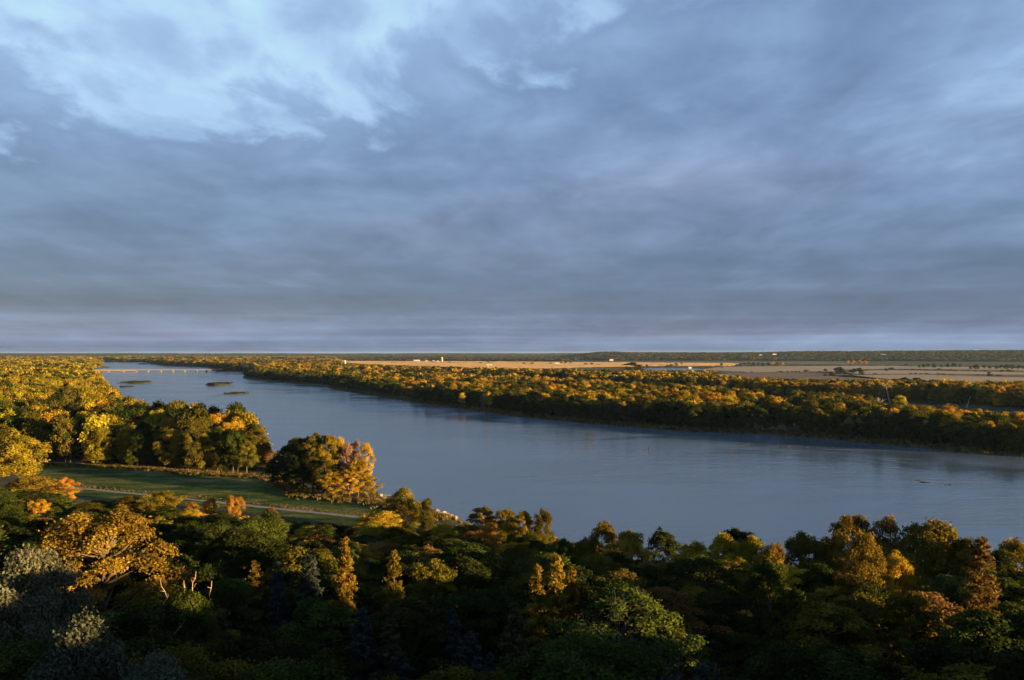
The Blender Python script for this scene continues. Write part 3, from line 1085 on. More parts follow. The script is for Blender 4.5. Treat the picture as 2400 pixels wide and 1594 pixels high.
# right part of the skyline along the water
sp('round', 'amber', 1962, 1186, 136, 150, 'slope', 'domed olive gold tree rising over the river, right skyline', var=0, lit=True)
sp('round', 'amber', 2138, 1190, 132, 210, 'slope', 'broad amber tree mound right of the small brownish tree on the skyline', var=1, lit=True)
sp('fan', 'amber', 1985, 1238, 112, 125, 'slope', 'upright golden bushy tree in full sun below the domed skyline tree', var=0, vis=100)
sp('dome', 'gold', 2068, 1268, 116, 100, 'slope', 'golden layered tree just right of the upright golden bush', var=2)
sp('sparse', 'amber', 2045, 1194, 134, 60, 'slope', 'small brownish tree between two olive domes on the right skyline', var=0)
sp('round', 'amber', 2345, 1236, 124, 120, 'slope', 'olive gold tree at the right edge of the skyline', var=3, lit=True)
sp('round', 'lime', 1668, 1224, 142, 110, 'slope', 'bright yellow rounded tree on the skyline, left lobe of two', var=1, lit=True)
sp('round', 'lime', 1735, 1232, 138, 90, 'slope', 'bright yellow rounded tree on the skyline, right lobe of two', var=2, lit=True)
sp('fan', 'amber', 1782, 1256, 134, 34, 'slope', 'tiny amber sapling right of the twin yellow trees', var=1)
sp('round', 'green', 1775, 1282, 104, 95, 'slope', 'fresh green flat-topped tree below the amber sapling', var=3, vis=70, lit=False)
sp('round', 'dark', 1700, 1218, 148, 90, 'slope', 'dark crown just behind the twin yellow trees', var=4)
sp('round', 'olive', 1850, 1222, 142, 120, 'slope', 'low dark olive tree left of the domed skyline tree', var=2, lit=True)
sp('dome', 'olive', 2100, 1356, 86, 95, 'slope', 'low golden patch of a crown deep in the shaded right wood', var=1)
sp('round', 'amber', 1390, 1202, 172, 100, 'slope', 'olive gold dome on the water edge, middle of the picture', var=0, lit=True)
sp('round', 'dark', 1526, 1217, 164, 78, 'slope', 'dark rounded tree on the water edge left of the yellow pair', var=3)
sp('round', 'lime', 1455, 1222, 158, 60, 'slope', 'small yellow green bush between two skyline domes', var=4, lit=True)
sp('round', 'gold', 1595, 1243, 152, 60, 'slope', 'small golden bush on the water edge, left of the dark crown', var=1, lit=True)
sp('round', 'olive', 2085, 1246, 135, 120, 'slope', 'low olive bush under the broad amber mound, left side', var=2)
sp('round', 'amber', 2185, 1243, 134, 120, 'slope', 'low amber bush under the broad amber mound, right side', var=3)
sp('round', 'olive', 2240, 1240, 128, 100, 'slope', 'olive bush left of the tree at the right edge of the skyline', var=1)
sp('round', 'olive', 1905, 1246, 138, 110, 'slope', 'low olive bush left under the domed skyline tree', var=0)
sp('round', 'dark', 2300, 1262, 122, 110, 'slope', 'dark bush below the tree at the right edge of the skyline', var=2)
# water edge trees left of centre
sp('dome', 'amber', 1112, 1163, 214, 92, 'slope', 'brown gold dome standing against the river by the rocky point', var=1, lit=True)
sp('dome', 'amber', 1165, 1170, 210, 60, 'slope', 'second brown dome beside the rocky point, touching the yellow tree', var=2)
sp('round', 'lime', 1205, 1178, 202, 70, 'slope', 'brilliant yellow tree on the shore between brown dome and dark column', var=0, lit=True)
sp('round', 'lime', 1180, 1190, 204, 44, 'slope', 'smaller brilliant yellow tree on the shore, leaning left', var=3, lit=True)
sp('tall', 'olive', 1254, 1174, 200, 38, 'slope', 'narrow upright tree on the shore right of the brilliant yellow ones', var=0)
sp('round', 'green', 1305, 1240, 165, 60, 'slope', 'green rounded tree below the narrow upright shore tree', var=2)
sp('round', 'olive', 1345, 1238, 160, 62, 'slope', 'olive pointed tree right of the green rounded one', var=3)
sp('tall', 'lime', 928, 1128, 236, 84, 'slope', 'yellow cottonwood at the meadow tip by the river', var=1, lit=True)
sp('tall', 'olive', 985, 1150, 230, 40, 'slope', 'dark slender tree right of the yellow cottonwood at the meadow tip', var=2)
sp('dome', 'gold', 868, 1176, 206, 140, 'slope', 'broad orange gold dome in front of the gravel track end', var=4, lit=True)
sp('dome', 'gold', 1020, 1203, 190, 80, 'slope', 'small orange gold dome left of the brown shore domes', var=0, lit=True)
sp('dome', 'orange', 1125, 1204, 186, 90, 'slope', 'salmon orange low crown under the brown shore domes', var=3, lit=True)
sp('dome', 'green', 742, 1208, 176, 90, 'slope', 'pale green round tree left of the orange gold dome', var=1, lit=True)
sp('dome', 'olive', 994, 1286, 106, 140, 'slope', 'layered olive tree with flat tiers in the middle foreground', var=2, vis=60, lit=False)
sp('round', 'green', 456, 1250, 112, 60, 'slope', 'small bright green umbrella tree above the dead stems', var=0)
# edge of the meadow
sp('fan', 'lime', 45, 1012, 318, 150, 'slope', 'great yellow fan-shaped willow at the left edge of the meadow', var=2)
sp('round', 'orange', 150, 1100, 280, 66, 'slope', 'orange gold bush at the left end of the gravel track', var=2)
sp('dome', 'amber', 75, 1092, 270, 140, 'slope', 'low brown gold crown under the great yellow willow', var=4)
sp('fan', 'orange', 541, 1146, 238, 46, 'slope', 'little flame orange tree beside the gravel track', var=3)
sp('fan', 'orange', 486, 1148, 242, 34, 'slope', 'smaller flame orange sapling left of the little orange tree', var=1)
sp('round', 'rust', 440, 1156, 236, 44, 'slope', 'rust red bush left of the orange saplings', var=0)
sp('fan', 'lime', 372, 1136, 236, 96, 'slope', 'yellow green thicket tree below the meadow centre', var=0)
sp('round', 'green', 380, 1165, 205, 70, 'slope', 'rounded green bush in front of the yellow green thicket tree', var=4)
sp('round', 'rust', 622, 1168, 226, 40, 'slope', 'rusty little bush right of the flame orange tree', var=1)
sp('dome', 'amber', 300, 1142, 238, 90, 'slope', 'brown gold crown below the meadow, left of the yellow green thicket', var=3)
sp('dome', 'olive', 200, 1160, 225, 100, 'slope', 'olive rounded crown below the start of the gravel track', var=1)
sp('fan', 'gold', 92, 1168, 200, 46, 'slope', 'small gold tree standing up from the wood at far left', var=0)

keep_open(430, 1325, 74, 130, 34, True)            # the bleached dead stems
keep_open(1385, 1335, 76, 130, 130, False)         # the bare thicket
# silhouette of the wood on the slope, as seen (picture columns and rows)
SKY = np.array([(-500, 1100), (0, 1105), (110, 1118), (170, 1150), (330, 1152), (450, 1172), (600, 1190), (700, 1206), (830, 1206), (880, 1196), (1000, 1208), (1070, 1206),
                (1300, 1228), (1480, 1242), (1600, 1254), (1750, 1248), (1900, 1240), (2000, 1226), (2200, 1238), (2361, 1250), (3000, 1255)], float) * DS


def slope_trees():
    cand = []
    for step, r0, r1 in ((6.4, 26, 75), (7.2, 75, 150), (8.2, 150, 330)):
        P = grid_points((-260, 5), (200, 330), step, .40)
        r = np.hypot(P[:, 0], P[:, 1])
        k = (r > r0) & (r <= r1) & in_view(P, -35, 35)
        cand.append(P[k])
    P = np.vstack(cand)
    k = (foot_s(P) > -1) & (sdist(P, RIVER) > 3) & (sdist(P, MEADOW) > 1.5)
    P = P[k]
    Z = land(P)
    FS = foot_s(P)
    order = np.argsort(np.hypot(P[:, 0], P[:, 1]))
    taken = np.array(NEAR)
    n = 0
    for i in order:
        x, y = P[i]
        if (np.hypot(taken[:, 0] - x, taken[:, 1] - y) < taken[:, 2] + 1.6).any():
            continue
        r = math.hypot(x, y)
        col_px = 1200 + FPX * x / y
        lim = np.interp(col_px, SKY[:, 0], SKY[:, 1]) + rng.uniform(0, 16)
        hmax = ztop(lim, y) - Z[i]
        conif = fbm(np.array([x / 45]), np.array([y / 45]), 2, 77)[0] > (.50 if r < 82 else .60) and r < 105
        h = rng.uniform(7.5, 13.5) if not conif else rng.uniform(7, 11)
        wg = 12.5 if not conif else 5.0
        hmax = min(hmax, allowed_top(x, y, wg, 99.0) - Z[i])
        if hmax < 3.0:
            continue
        h = min(h, hmax)
        u = rng.uniform()
        if conif:
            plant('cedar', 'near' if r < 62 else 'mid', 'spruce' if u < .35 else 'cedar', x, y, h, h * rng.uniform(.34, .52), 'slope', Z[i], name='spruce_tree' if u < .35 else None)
        else:
            kind = rng.choice(['dome', 'round', 'dome', 'ragged'] if r < 150 else ['dome', 'round', 'round', 'fan'])
            # autumn colour plus painted crest light: greener uphill, brighter gold leaves towards the water
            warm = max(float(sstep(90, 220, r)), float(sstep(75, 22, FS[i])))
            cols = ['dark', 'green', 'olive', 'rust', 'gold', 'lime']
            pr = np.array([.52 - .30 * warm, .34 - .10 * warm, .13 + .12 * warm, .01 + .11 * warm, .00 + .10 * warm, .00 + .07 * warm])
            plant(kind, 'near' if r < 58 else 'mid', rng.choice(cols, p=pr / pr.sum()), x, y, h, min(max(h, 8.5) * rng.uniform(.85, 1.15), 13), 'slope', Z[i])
        n += 1
    return n


N_SLOPE = slope_trees()

# peninsula clump at the river and the dark group behind the meadow
for xd, yd, d, w, kind, col, lb in [  # side light put into leaf colours: dark crowns left, gold ones right
        (668, 1025, 318, 62, 'round', 'dark', 'dark cottonwood at the left end of the riverside clump'),
        (640, 1050, 322, 50, 'round', 'dark', 'low dark tree leaning left out of the riverside clump'),
        (700, 1005, 312, 58, 'round', 'dark', 'dark cottonwood second from the left in the riverside clump'),
        (722, 996, 308, 52, 'round', 'olive', 'tallest olive cottonwood of the riverside clump'),
        (690, 1060, 304, 60, 'round', 'dark', 'bushy dark tree at the foot of the riverside clump'),
        (757, 1002, 306, 50, 'round', 'lime', 'green gold cottonwood in the middle of the riverside clump'),
        (785, 1010, 309, 44, 'tall', 'gold', 'golden cottonwood right of the middle of the riverside clump'),
        (748, 1060, 300, 60, 'round', 'olive', 'lower golden olive tree in front of the riverside clump'),
        (770, 1085, 297, 52, 'round', 'gold', 'low golden tree with a forked pale trunk at the clump front'),
        (803, 1022, 305, 26, 'sparse', 'rose', 'thin half-bare tree with a pale trunk in the riverside clump'),
        (820, 1018, 308, 30, 'sparse', 'rose', 'thin leaning half-bare tree with pinkish twigs by the river'),
        (844, 1022, 304, 36, 'sparse', 'gold', 'outermost tall thin gold tree of the clump, over the water'),
        (826, 1056, 299, 44, 'round', 'gold', 'gold tree at the right front of the riverside clump'),
        (846, 1096, 300, 46, 'round', 'gold', 'low orange gold bush at the right end of the riverside clump'),
        (806, 1090, 296, 40, 'round', 'orange', 'low orange bush under the thin half-bare trees')]:
    sp(kind, col, xd, yd, d, w * (1.3 if kind == 'round' else 1.0), 'clump', lb, lod='mid')
for xd, yd, d, w, kind, col, lb in [  # front crowns coloured dark for shade, taller ones behind olive to gold
        (290, 968, 425, 60, 'tall', 'dark', 'dark cottonwood at the left end of the group behind the meadow'),
        (330, 945, 420, 62, 'round', 'olive', 'tall olive cottonwood, highest at the left of the meadow group'),
        (365, 945, 416, 54, 'tall', 'lime', 'tall yellow green cottonwood beside the highest olive one'),
        (392, 960, 412, 46, 'round', 'gold', 'gold topped cottonwood in the meadow group'),
        (425, 958, 418, 52, 'tall', 'olive', 'green gold cottonwood at the centre of the meadow group'),
        (462, 960, 414, 40, 'sparse', 'gold', 'upright feathery gold tree in the meadow group'),
        (492, 958, 412, 40, 'sparse', 'gold', 'feathery gold tree with spread top in the meadow group'),
        (535, 972, 404, 66, 'round', 'gold', 'broad gold cottonwood right of the feathery trees'),
        (572, 985, 398, 60, 'round', 'orange', 'salmon gold cottonwood near the right end of the meadow group'),
        (602, 1010, 392, 50, 'round', 'gold', 'drooping gold tree at the right end of the meadow group'),
        (618, 1038, 386, 44, 'round', 'rust', 'low brown gold tree at the right foot of the meadow group'),
        (345, 1030, 392, 50, 'round', 'green', 'fresh green bush tree at the front of the meadow group'),
        (390, 1040, 388, 56, 'round', 'dark', 'dark round tree at the front of the meadow group'),
        (310, 1015, 400, 60, 'round', 'dark', 'dark tree at the left front of the meadow group'),
        (440, 1020, 392, 60, 'round', 'dark', 'dark cottonwood at the front of the meadow group, centre'),
        (490, 1030, 386, 60, 'tall', 'dark', 'dark cottonwood at the front of the meadow group, right of centre'),
        (540, 1040, 382, 62, 'round', 'dark', 'dark bushy tree at the right front of the meadow group'),
        (585, 1055, 378, 50, 'round', 'olive', 'olive bushy tree at the right front of the meadow group'),
        (255, 1000, 420, 64, 'round', 'dark', 'dark round tree where the meadow group meets the left woods'),
        (215, 1005, 415, 60, 'round', 'green', 'green round tree left of the meadow group'),
        (170, 1010, 410, 60, 'round', 'dark', 'dark round tree behind the great yellow willow'),
        (125, 1020, 400, 36, 'round', 'orange', 'small orange tree right of the great yellow willow')]:
    sp(kind, col, xd, yd, d, w * (1.25 if kind == 'round' else 1.0), 'group', lb, lod='mid')

# ------------------------------------------------------------------ riverside woods: the largest as single trees, the rest as one mass
taken = np.array(NEAR)
keep = np.ones(len(FP), bool)
dd = np.hypot(FP[:, 0], FP[:, 1])
for i in np.where(dd < 480)[0]:
    if (np.hypot(taken[:, 0] - FP[i, 0], taken[:, 1] - FP[i, 1]) < taken[:, 2] + 1.5).any():
        keep[i] = False
gapc = 1200 + FPX * FP[:, 0] / FP[:, 1]
keep &= ~((~right_side) & (gapc > 596) & (gapc < 690) & (dd < 450))
FPk, rs, dd = FP[keep], right_side[keep], dd[keep]
FZ = land(FPk[:, :2])
n = len(FPk)
sdr = sdist(FPk[:, :2], RIVER)
u1, u2 = rng.uniform(size=n), rng.uniform(size=n)
patch = fbm(FPk[:, 0] / 45, FPk[:, 1] / 45, 3, 61)
grow = np.maximum(1.0, FPk[:, 2] / 7.6)              # beyond a kilometre one point stands for a small stand of trees
ragg = rng.uniform(size=n) ** 2
fh = np.where(rs, 6.5 + 6.5 * patch + 6.5 * ragg, 11 + 6 * patch + 7.5 * ragg)
fh *= np.where(rs & (sdr < 14), .50 + .45 * u2, 1.0)
dch = np.minimum(np.abs(sdist(FPk[:, :2], CHANNEL)), linedist(FPk[:, :2], CLEAR) - 8)
NL = np.vstack([CLEAR, CHANNEL[:26]]); NL = NL[np.argsort(NL[:, 0])]
near_side = rs & (FPk[:, 1] < np.interp(FPk[:, 0], NL[:, 0], NL[:, 1]))
fh *= np.where(near_side, .36 + .64 * sstep(0, 95, dch), 1.0)
# the side channel shows through gaps between the lower trees in front of it
chx = np.array([1640, 1700, 1860, 2100, 2250, 2400, 2600]); chd = np.array([px(1200, v)[1] for v in (922.5, 930, 943, 955, 965, 980, 1000)])
cpx = 1200 + FPX * FPk[:, 0] / FPk[:, 1]
dfar = np.interp(cpx, chx, chd)
low = near_side & (cpx > 1780) & (FPk[:, 1] < dfar) & (fbm(cpx / 70, cpx * 0, 2, 15) > .36)
fh = np.where(low, np.minimum(fh, np.maximum(1.8, EYE * (1 - FPk[:, 1] / dfar) + .3)), fh)
back = rs & ~near_side
fh = np.where(back, fh * 1.12, fh)
limtop = EYE - (np.interp(cpx, YTOP[:, 0], YTOP[:, 1]) + 9 * (rng.uniform(size=n) ** 1.5) - 2 - HOR) * FPk[:, 1] / FPX - FZ
fh = np.where(rs, np.clip(fh, 2.0, np.maximum(limtop, 2.0)), fh)
fw = np.clip(fh * (.56 + .38 * u2), 3.4, 12)
PAL_R = ['dark', 'green', 'olive', 'gold', 'orange', 'lime']
PAL_L = ['dark', 'green', 'olive', 'lime', 'gold', 'rust']


def pick_cols(u, patch, rs, sdr):
    pr_r = np.array([.13, .14, .25, .22, .10, .16]); pr_l = np.array([.06, .11, .22, .38, .18, .05])
    pr_f = np.array([.42, .34, .16, .05, .02, .01])
    out = np.empty(len(u), object)
    for nm, msk, pal, pr in (('l', ~rs, PAL_L, pr_l), ('r', rs & (sdr >= 22), PAL_R, pr_r), ('f', rs & (sdr < 22), PAL_R, pr_f)):
        c = np.cumsum(pr); c /= c[-1]
        q = np.clip(u * .75 + (patch - .5) * 1.1 + .125, 0, .9999)
        out[msk] = np.array(pal, object)[np.searchsorted(c, q[msk])]
    return out


fcol = pick_cols(u1 * .6 + rng.uniform(size=n) * .4, fbm(FPk[:, 0] / 26, FPk[:, 1] / 26, 2, 93), rs, sdr)
shade_tinted = (~rs) & (dd < 600)
fcol[shade_tinted] = rng.choice(['dark', 'dark', 'green', 'green', 'olive', 'olive', 'lime', 'gold'], shade_tinted.sum())  # darker leaf colours stand in for shade on the near left bank
fkind = np.where(rs, rng.choice(['round', 'dome', 'fan', 'tall', 'ragged'], n), rng.choice(['tall', 'round', 'tall', 'fan'], n))
colpx = 1200 + FPX * FPk[:, 0] / FPk[:, 1]
seen = (colpx > -30) & (colpx < 2430)
solo = np.zeros(n, bool)
for side, m in ((False, 75), (True, 130)):
    c = np.where((rs == side) & seen)[0]
    solo[c[np.argsort(dd[c] / fh[c] ** .5)[:m]]] = True
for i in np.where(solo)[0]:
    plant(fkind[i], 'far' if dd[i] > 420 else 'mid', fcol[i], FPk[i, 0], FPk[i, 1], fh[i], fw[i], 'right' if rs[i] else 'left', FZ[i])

protos, pkey = [], {}
for lod, kinds, kv in (('far', ['round', 'dome', 'tall', 'fan', 'ragged'], 2), ('dist', ['round', 'tall'], 3)):
    for kd in kinds:
        for cl in ['dark', 'green', 'olive', 'lime', 'gold', 'orange', 'rust']:
            for k in range(kv):
                pkey[(lod, kd, cl, k)] = len(protos)
                protos.append(proto(kd, lod, k, cl))
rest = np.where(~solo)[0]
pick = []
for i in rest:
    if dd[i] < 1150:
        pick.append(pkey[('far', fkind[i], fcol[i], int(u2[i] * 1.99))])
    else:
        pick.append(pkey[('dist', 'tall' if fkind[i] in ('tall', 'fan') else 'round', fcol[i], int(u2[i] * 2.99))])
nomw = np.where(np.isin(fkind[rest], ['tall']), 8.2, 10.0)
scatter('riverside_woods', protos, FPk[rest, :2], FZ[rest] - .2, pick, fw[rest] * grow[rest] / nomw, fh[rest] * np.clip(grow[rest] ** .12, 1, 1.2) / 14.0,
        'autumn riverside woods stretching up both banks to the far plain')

# trees on the bluff beside and behind the viewer, out of the picture, that shade the slope
P = grid_points((-160, -420), (760, 330), 7.6)
a_ = np.degrees(np.arctan2(P[:, 0], P[:, 1]))
k = (foot_s(P) > 0) & (np.hypot(P[:, 0], P[:, 1]) > 24) & ((a_ > 36) | ((a_ < -38) & (np.hypot(P[:, 0], P[:, 1]) > 80))) & (sdist(P, RIVER) > 4)
P = P[k]
bp = [proto(kd, ld, 3, cl) for ld in ('far', 'mid') for kd in ('round', 'dome') for cl in ('dark', 'olive')]
hh_ = rng.uniform(11, 15, len(P)) + 6.0 * (np.hypot(P[:, 0], P[:, 1]) < 115)
Zb = land(P)
for i in range(len(P)):
    hh_[i] = min(hh_[i], allowed_top(P[i, 0], P[i, 1], 8.0, 99.0) - Zb[i])
# unseen shore trees to the right, cut low so sun reaches the crest
hh_ = np.where(foot_s(P) < 75, np.minimum(hh_, rng.uniform(3.5, 6.5, len(P))), hh_)
k = hh_ > 2.5
P, hh_ = P[k], hh_[k]
# unseen trees added on the sun line to keep the nearest oaks in shade
shade_trees = np.array([np.array([-26, 42]) + SH * t + np.array([-SH[1], SH[0]]) * l for t in (62, 74, 88, 102) for l in (-22, -14, -7, 0, 7, 14)])
shade_trees = shade_trees[(np.degrees(np.arctan2(shade_trees[:, 0], shade_trees[:, 1])) > 40) & (np.hypot(shade_trees[:, 0], shade_trees[:, 1]) > 14)]
P = np.vstack([P, shade_trees]); hh_ = np.concatenate([hh_, np.full(len(shade_trees), 19.0)])
scatter('bluff_woods', bp, P, land(P) - .2, rng.integers(0, 4, len(P)) + 4 * (np.hypot(P[:, 0], P[:, 1]) < 120), hh_ * .07, hh_ / 14, 'wooded bluff continuing beside and behind the lookout, with added trees for shade')

P = grid_points((150, -500), (1350, 900), 10.5)
a_ = np.degrees(np.arctan2(P[:, 0], P[:, 1])); r_ = np.hypot(P[:, 0], P[:, 1])
k = (a_ > 38) & (a_ < 118) & (r_ < 1500) & (sdist(P, RIVER) > 5) & (foot_s(P) < 0) & (sdist(P, CHANNEL) > 5)
k &= ~((a_ < 62) & (r_ < 950) & (P[:, 0] < 900) & (P[:, 1] > 120))
P = P[k]
hh_ = rng.uniform(10, 14.5, len(P))
bp = [proto(kd, 'far', 3, cl) for kd in ('round', 'dome') for cl in ('dark', 'olive')]
scatter('bend_shade_woods', bp, P, land(P) - .2, rng.integers(0, 4, len(P)), hh_ * .08, hh_ / 14, 'unseen wooded hill added right of the picture to shade the right bank')

# low growth under the trees of the slope
P = grid_points((-240, 8), (190, 320), 4.4)
k = (foot_s(P) > -3) & (sdist(P, RIVER) > 2) & in_view(P, -37, 37) & (sdist(P, MEADOW) > 1)
P = P[k]
bp = [proto('round', 'far', k_, cl) for k_ in range(2) for cl in ('dark', 'green', 'olive')]
scatter('undergrowth', bp, P, land(P) - .5, rng.integers(0, 6, len(P)), rng.uniform(.35, .6, len(P)), rng.uniform(.16, .30, len(P)), 'dark tangled undergrowth between the trees of the slope')


# far woods: the dark belt behind the corn and the wooded hills
def distant():
    out = []
    for r0, r1, st in ((4300, 7600, 30), (7600, 12000, 48), (12000, 20000, 85)):
        P = grid_points((-r1 * .75, r0), (r1 * .75, r1), st)
        P = P[in_view(P, -36, 36)]
        xx, yy = topix(P, 2.5)
        Z = land(P, False)
        dens = fbm(P[:, 0] / 260, P[:, 1] / 260, 3, 44)
        left = xx < 1330
        yfield = np.interp(xx, [-3000, 760, 780, 1100, 1330], [900, 900, 846.2, 847, 848])
        k = np.where(left, (yy < yfield), (Z > 6) & (dens > .42 - .22 * sstep(1950, 2300, xx)))
        k &= sdist(P, RIVER) > 20
        # hedges and woodlots on the plain below the hills
        out.append(np.column_stack([P[k], Z[k], np.full(k.sum(), st)]))
    return np.vstack(out)


DW = distant()
cols = ['dark', 'green', 'olive', 'rust']
bp = [proto(kd, 'dist', k_, cl) for kd in ('round',) for k_ in range(2) for cl in cols]
nd = len(DW)
sc_ = DW[:, 3] / 30 * 2.6
scatter('distant_woods', bp, DW[:, :2], DW[:, 2] - .5, rng.choice(8, nd), sc_ * rng.uniform(.8, 1.3, nd), rng.uniform(.5, 1.0, nd) * (.7 + .9 * fbm(DW[:, 0] / 300, DW[:, 1] / 900, 2, 19)), 'dark belt of distant woods and wooded hills along the horizon')


# ------------------------------------------------------------------ bridge far up the river
def bridge():
    D = 2361.0
    X = lambda p: (p - 1200.0) / FPX * D
    root = link('river_bridge', None, None, (X(219), D, 0))
    tag(root, 'long low bridge crossing the river far away at left, its left spans sunlit', 'bridge')
    ox = X(219)
    L = X(509) - ox
    g = Geo().box(-14, L + 12, -4.2, 4.2, 6.6, 7.2); link('deck', g.mesh('deck', [M_CONC]), root)
    for sy in (-4.2, 4.0):
        g = Geo()
        g.box(-14, L + 12, sy, sy + .2, 8.0, 8.2)
        for x in np.arange(-12, L + 12, 6.0):
            g.box(x, x + .25, sy, sy + .2, 7.2, 8.0)
        link('railing', g.mesh('railing', [M_CONC]), root)
    piers = [219, 231.6, 254.7, 290, 319.6, 348, 377.5, 406, 433.5, 461, 484, 509]
    for i, p in enumerate(piers):
        x = X(p) - ox
        top = 2.9 if p < 320 else 4.9
        g = Geo().box(x - 1.3, x + 1.3, -3.6, 3.6, -3.0, top - .6).box(x - 1.7, x + 1.7, -4.3, 4.3, top - .6, top)
        link('pier', g.mesh('pier', [M_CONC]), root)
    for a, b in zip(piers[:-1], piers[1:]):
        x0, x1 = X(a) - ox + .15, X(b) - ox - .15
        deep = b < 325
        z0 = 2.9 if deep else 4.9
        g = Geo()
        for sy in (-3.9, 3.5):
            g.box(x0, x1, sy, sy + .4, z0, 6.6)
            for x in np.arange(x0 + 2, x1 - 1, 4.0):
                g.box(x, x + .25, sy - .12, sy, z0 + .1, 6.5)
        link('girder', g.mesh('girder', [M_GIRD if deep else M_RUSTG]), root)
    return root


bridge()


# ------------------------------------------------------------------ islands and sandbars
def lens(name, cx, cy, lx, ly, h, mat, label, rot=0.0, seed=0, kind='structure'):
    """low uneven island: px centre, half sizes in metres"""
    nr, na = 7, 40
    V, F = [], []
    for i in range(nr + 1):
        t = i / nr
        for j in range(na):
            a = 2 * math.pi * j / na
            w = 1 + .22 * math.sin(2 * a + seed) + .16 * math.sin(3 * a + 2.1 * seed) + .08 * math.sin(7 * a + seed * 3)
            x, y = t * lx * w * math.cos(a), t * ly * w * math.sin(a)
            z = h * (1 - t ** 2.2) * (.75 + .5 * float(hash2(np.float64(i), np.float64(j), seed))) - .25 * t ** 3
            V.append((x * math.cos(rot) - y * math.sin(rot), x * math.sin(rot) + y * math.cos(rot), z))
    for i in range(nr):
        for j in range(na):
            k = (j + 1) % na
            F.append((i * na + j, (i + 1) * na + j, (i + 1) * na + k, i * na + k))
    P = px(cx, cy)
    o = link(name, mesh_np(name, V, F, [mat], True), None, (P[0], P[1], 0))
    return tag(o, label, kind=kind)


M_ISLE = plain('island grass', (.075, .085, .030), .95, .35, .15)
ISLES = [('river_island', 320, 897.2, 24, 42, 1.2, M_ISLE, 'long grassy island in the river, left of the other grassy island', 0, 1),
         ('river_island', 514, 902, 17, 42, 1.5, M_ISLE, 'rounded grassy island in the river, upstream right', 0, 2),
         ('river_island', 298, 907.6, 11, 16, .7, M_ISLE, 'thin grassy islet below the long island', 0, 3),
         ('sandbar', 335, 909.5, 22, 7, .12, M_SAND, 'thin sandbar trailing right of the thin islet', -.1, 4),
         ('river_island', 556, 922.5, 15, 26, .6, M_ISLE, 'low grassy islet with a sandy left edge', 0, 5),
         ('sandbar', 528, 925.5, 16, 22, .15, M_SAND, 'pale sandbar on the left of the low grassy islet', -.3, 6),
         ('sandbar', 506, 929.6, 8, 5, .1, M_SAND, 'tiny sandbar left below the low grassy islet', 0, 7),
         ('sandbar', 440, 957.5, 11, 10, .10, M_ISLE, 'faint weedy shoal in the middle of the river', 0, 8),
         ('sandbar', 478, 946, 6, 3, .05, M_SAND, 'faint sand streak right of the weedy shoal', 0, 9),
         ('sandbar', 262, 904, 10, 8, .2, M_SAND, 'sand spit along the left bank', 0, 10),
         ('river_island', 334, 853.8, 16, 30, 1.6, M_ISLE, 'tiny dark islet at the far head of the river', 0, 11),
         ('river_island', 245, 861.5, 22, 14, 1.4, M_ISLE, 'dark spit of reeds by the far left bank', 0, 12),
         ('sandbar', 2005, 1054.5, 24, 1.0, .06, M_SAND, 'long thin gravel bar just off the right bank', -.20, 13),
         ('sandbar', 2120, 1075.5, 14, .8, .05, M_SAND, 'short thin gravel bar near the right edge of the river', -.24, 14),
         ('sandbar', 1640, 1024, 12, .7, .05, M_SAND, 'thin dark bar by the right bank left of the floating logs', -.12, 15),
         ('sandbar', 900, 946, 26, .8, .05, M_SAND, 'thin current line bar along the middle of the right bank', -.35, 16)]
for a in ISLES:
    lens(*a)


def tuft_mesh(name, mat_col, n=16, h=1.0, seed=1):
    g = np.random.default_rng(seed)
    V, F, T = [], [], []
    for i in range(n):
        a, l = g.uniform(0, 6.28), g.uniform(.6, 1.0) * h
        bx, by = g.normal(size=2) * .22
        tx, ty = bx + math.cos(a) * l * .35, by + math.sin(a) * l * .35
        w = .07
        k = len(V)
        V += [(bx - w * math.sin(a), by + w * math.cos(a), 0), (bx + w * math.sin(a), by - w * math.cos(a), 0), ((bx + tx) / 2 + w * math.sin(a), (by + ty) / 2 - w * math.cos(a), l * .6), (tx, ty, l)]
        F.append((k, k + 1, k + 2, k + 3)); T += [g.uniform(.1, .9)] * 4
    me = mesh_np(name, V, np.array(F), [FOL[mat_col]], False, None, {'tint': T})
    PCOUNT[0] += 1
    return bpy.data.objects.new('grass_tuft.%03d' % PCOUNT[0], me)


def along(line, n, spread, offs=0.0):
    line = np.asarray(line, float)
    seg = np.linalg.norm(np.diff(line, axis=0), axis=1)
    c = np.concatenate([[0], np.cumsum(seg)])
    t = rng.uniform(0, c[-1], n)
    P = np.column_stack([np.interp(t, c, line[:, 0]), np.interp(t, c, line[:, 1])])
    return P + rng.normal(size=P.shape) * spread


FOL['straw'] = foliage('dry grass', (.10, .07, .028), (.19, .13, .05), (.28, .20, .08))
tl = [tuft_mesh('tuft', c, 18, 1.0, k) for k, c in enumerate(('straw', 'straw', 'green', 'olive', 'rust'))]
vis_r = bank_r[(bank_r[:, 1] > 250) & (bank_r[:, 1] < 1300)]
Pb = along(vis_r, 9000, 5.0)
sd = sdist(Pb, RIVER); Pb = Pb[(sd > .8) & (sd < 12)]
me_edge = smooth_line([px(*p, 1.7) for p in [(90, 1091), (200, 1093), (330, 1099), (480, 1111), (640, 1123), (690, 1158), (780, 1171), (870, 1178), (960, 1202), (1040, 1216)]], 6)
Pm = along(me_edge, 2600, 2.0)
Pp = along(np.array(PATH) + np.array([0, 4.0]), 700, 1.6)
Pn = along(bank_l[(bank_l[:, 1] > 150) & (bank_l[:, 1] < 330) & (bank_l[:, 0] < 100)], 1500, 3.0)
Pn = Pn[sdist(Pn, RIVER) > .6]
PG = np.vstack([Pb, Pm, Pp, Pn])
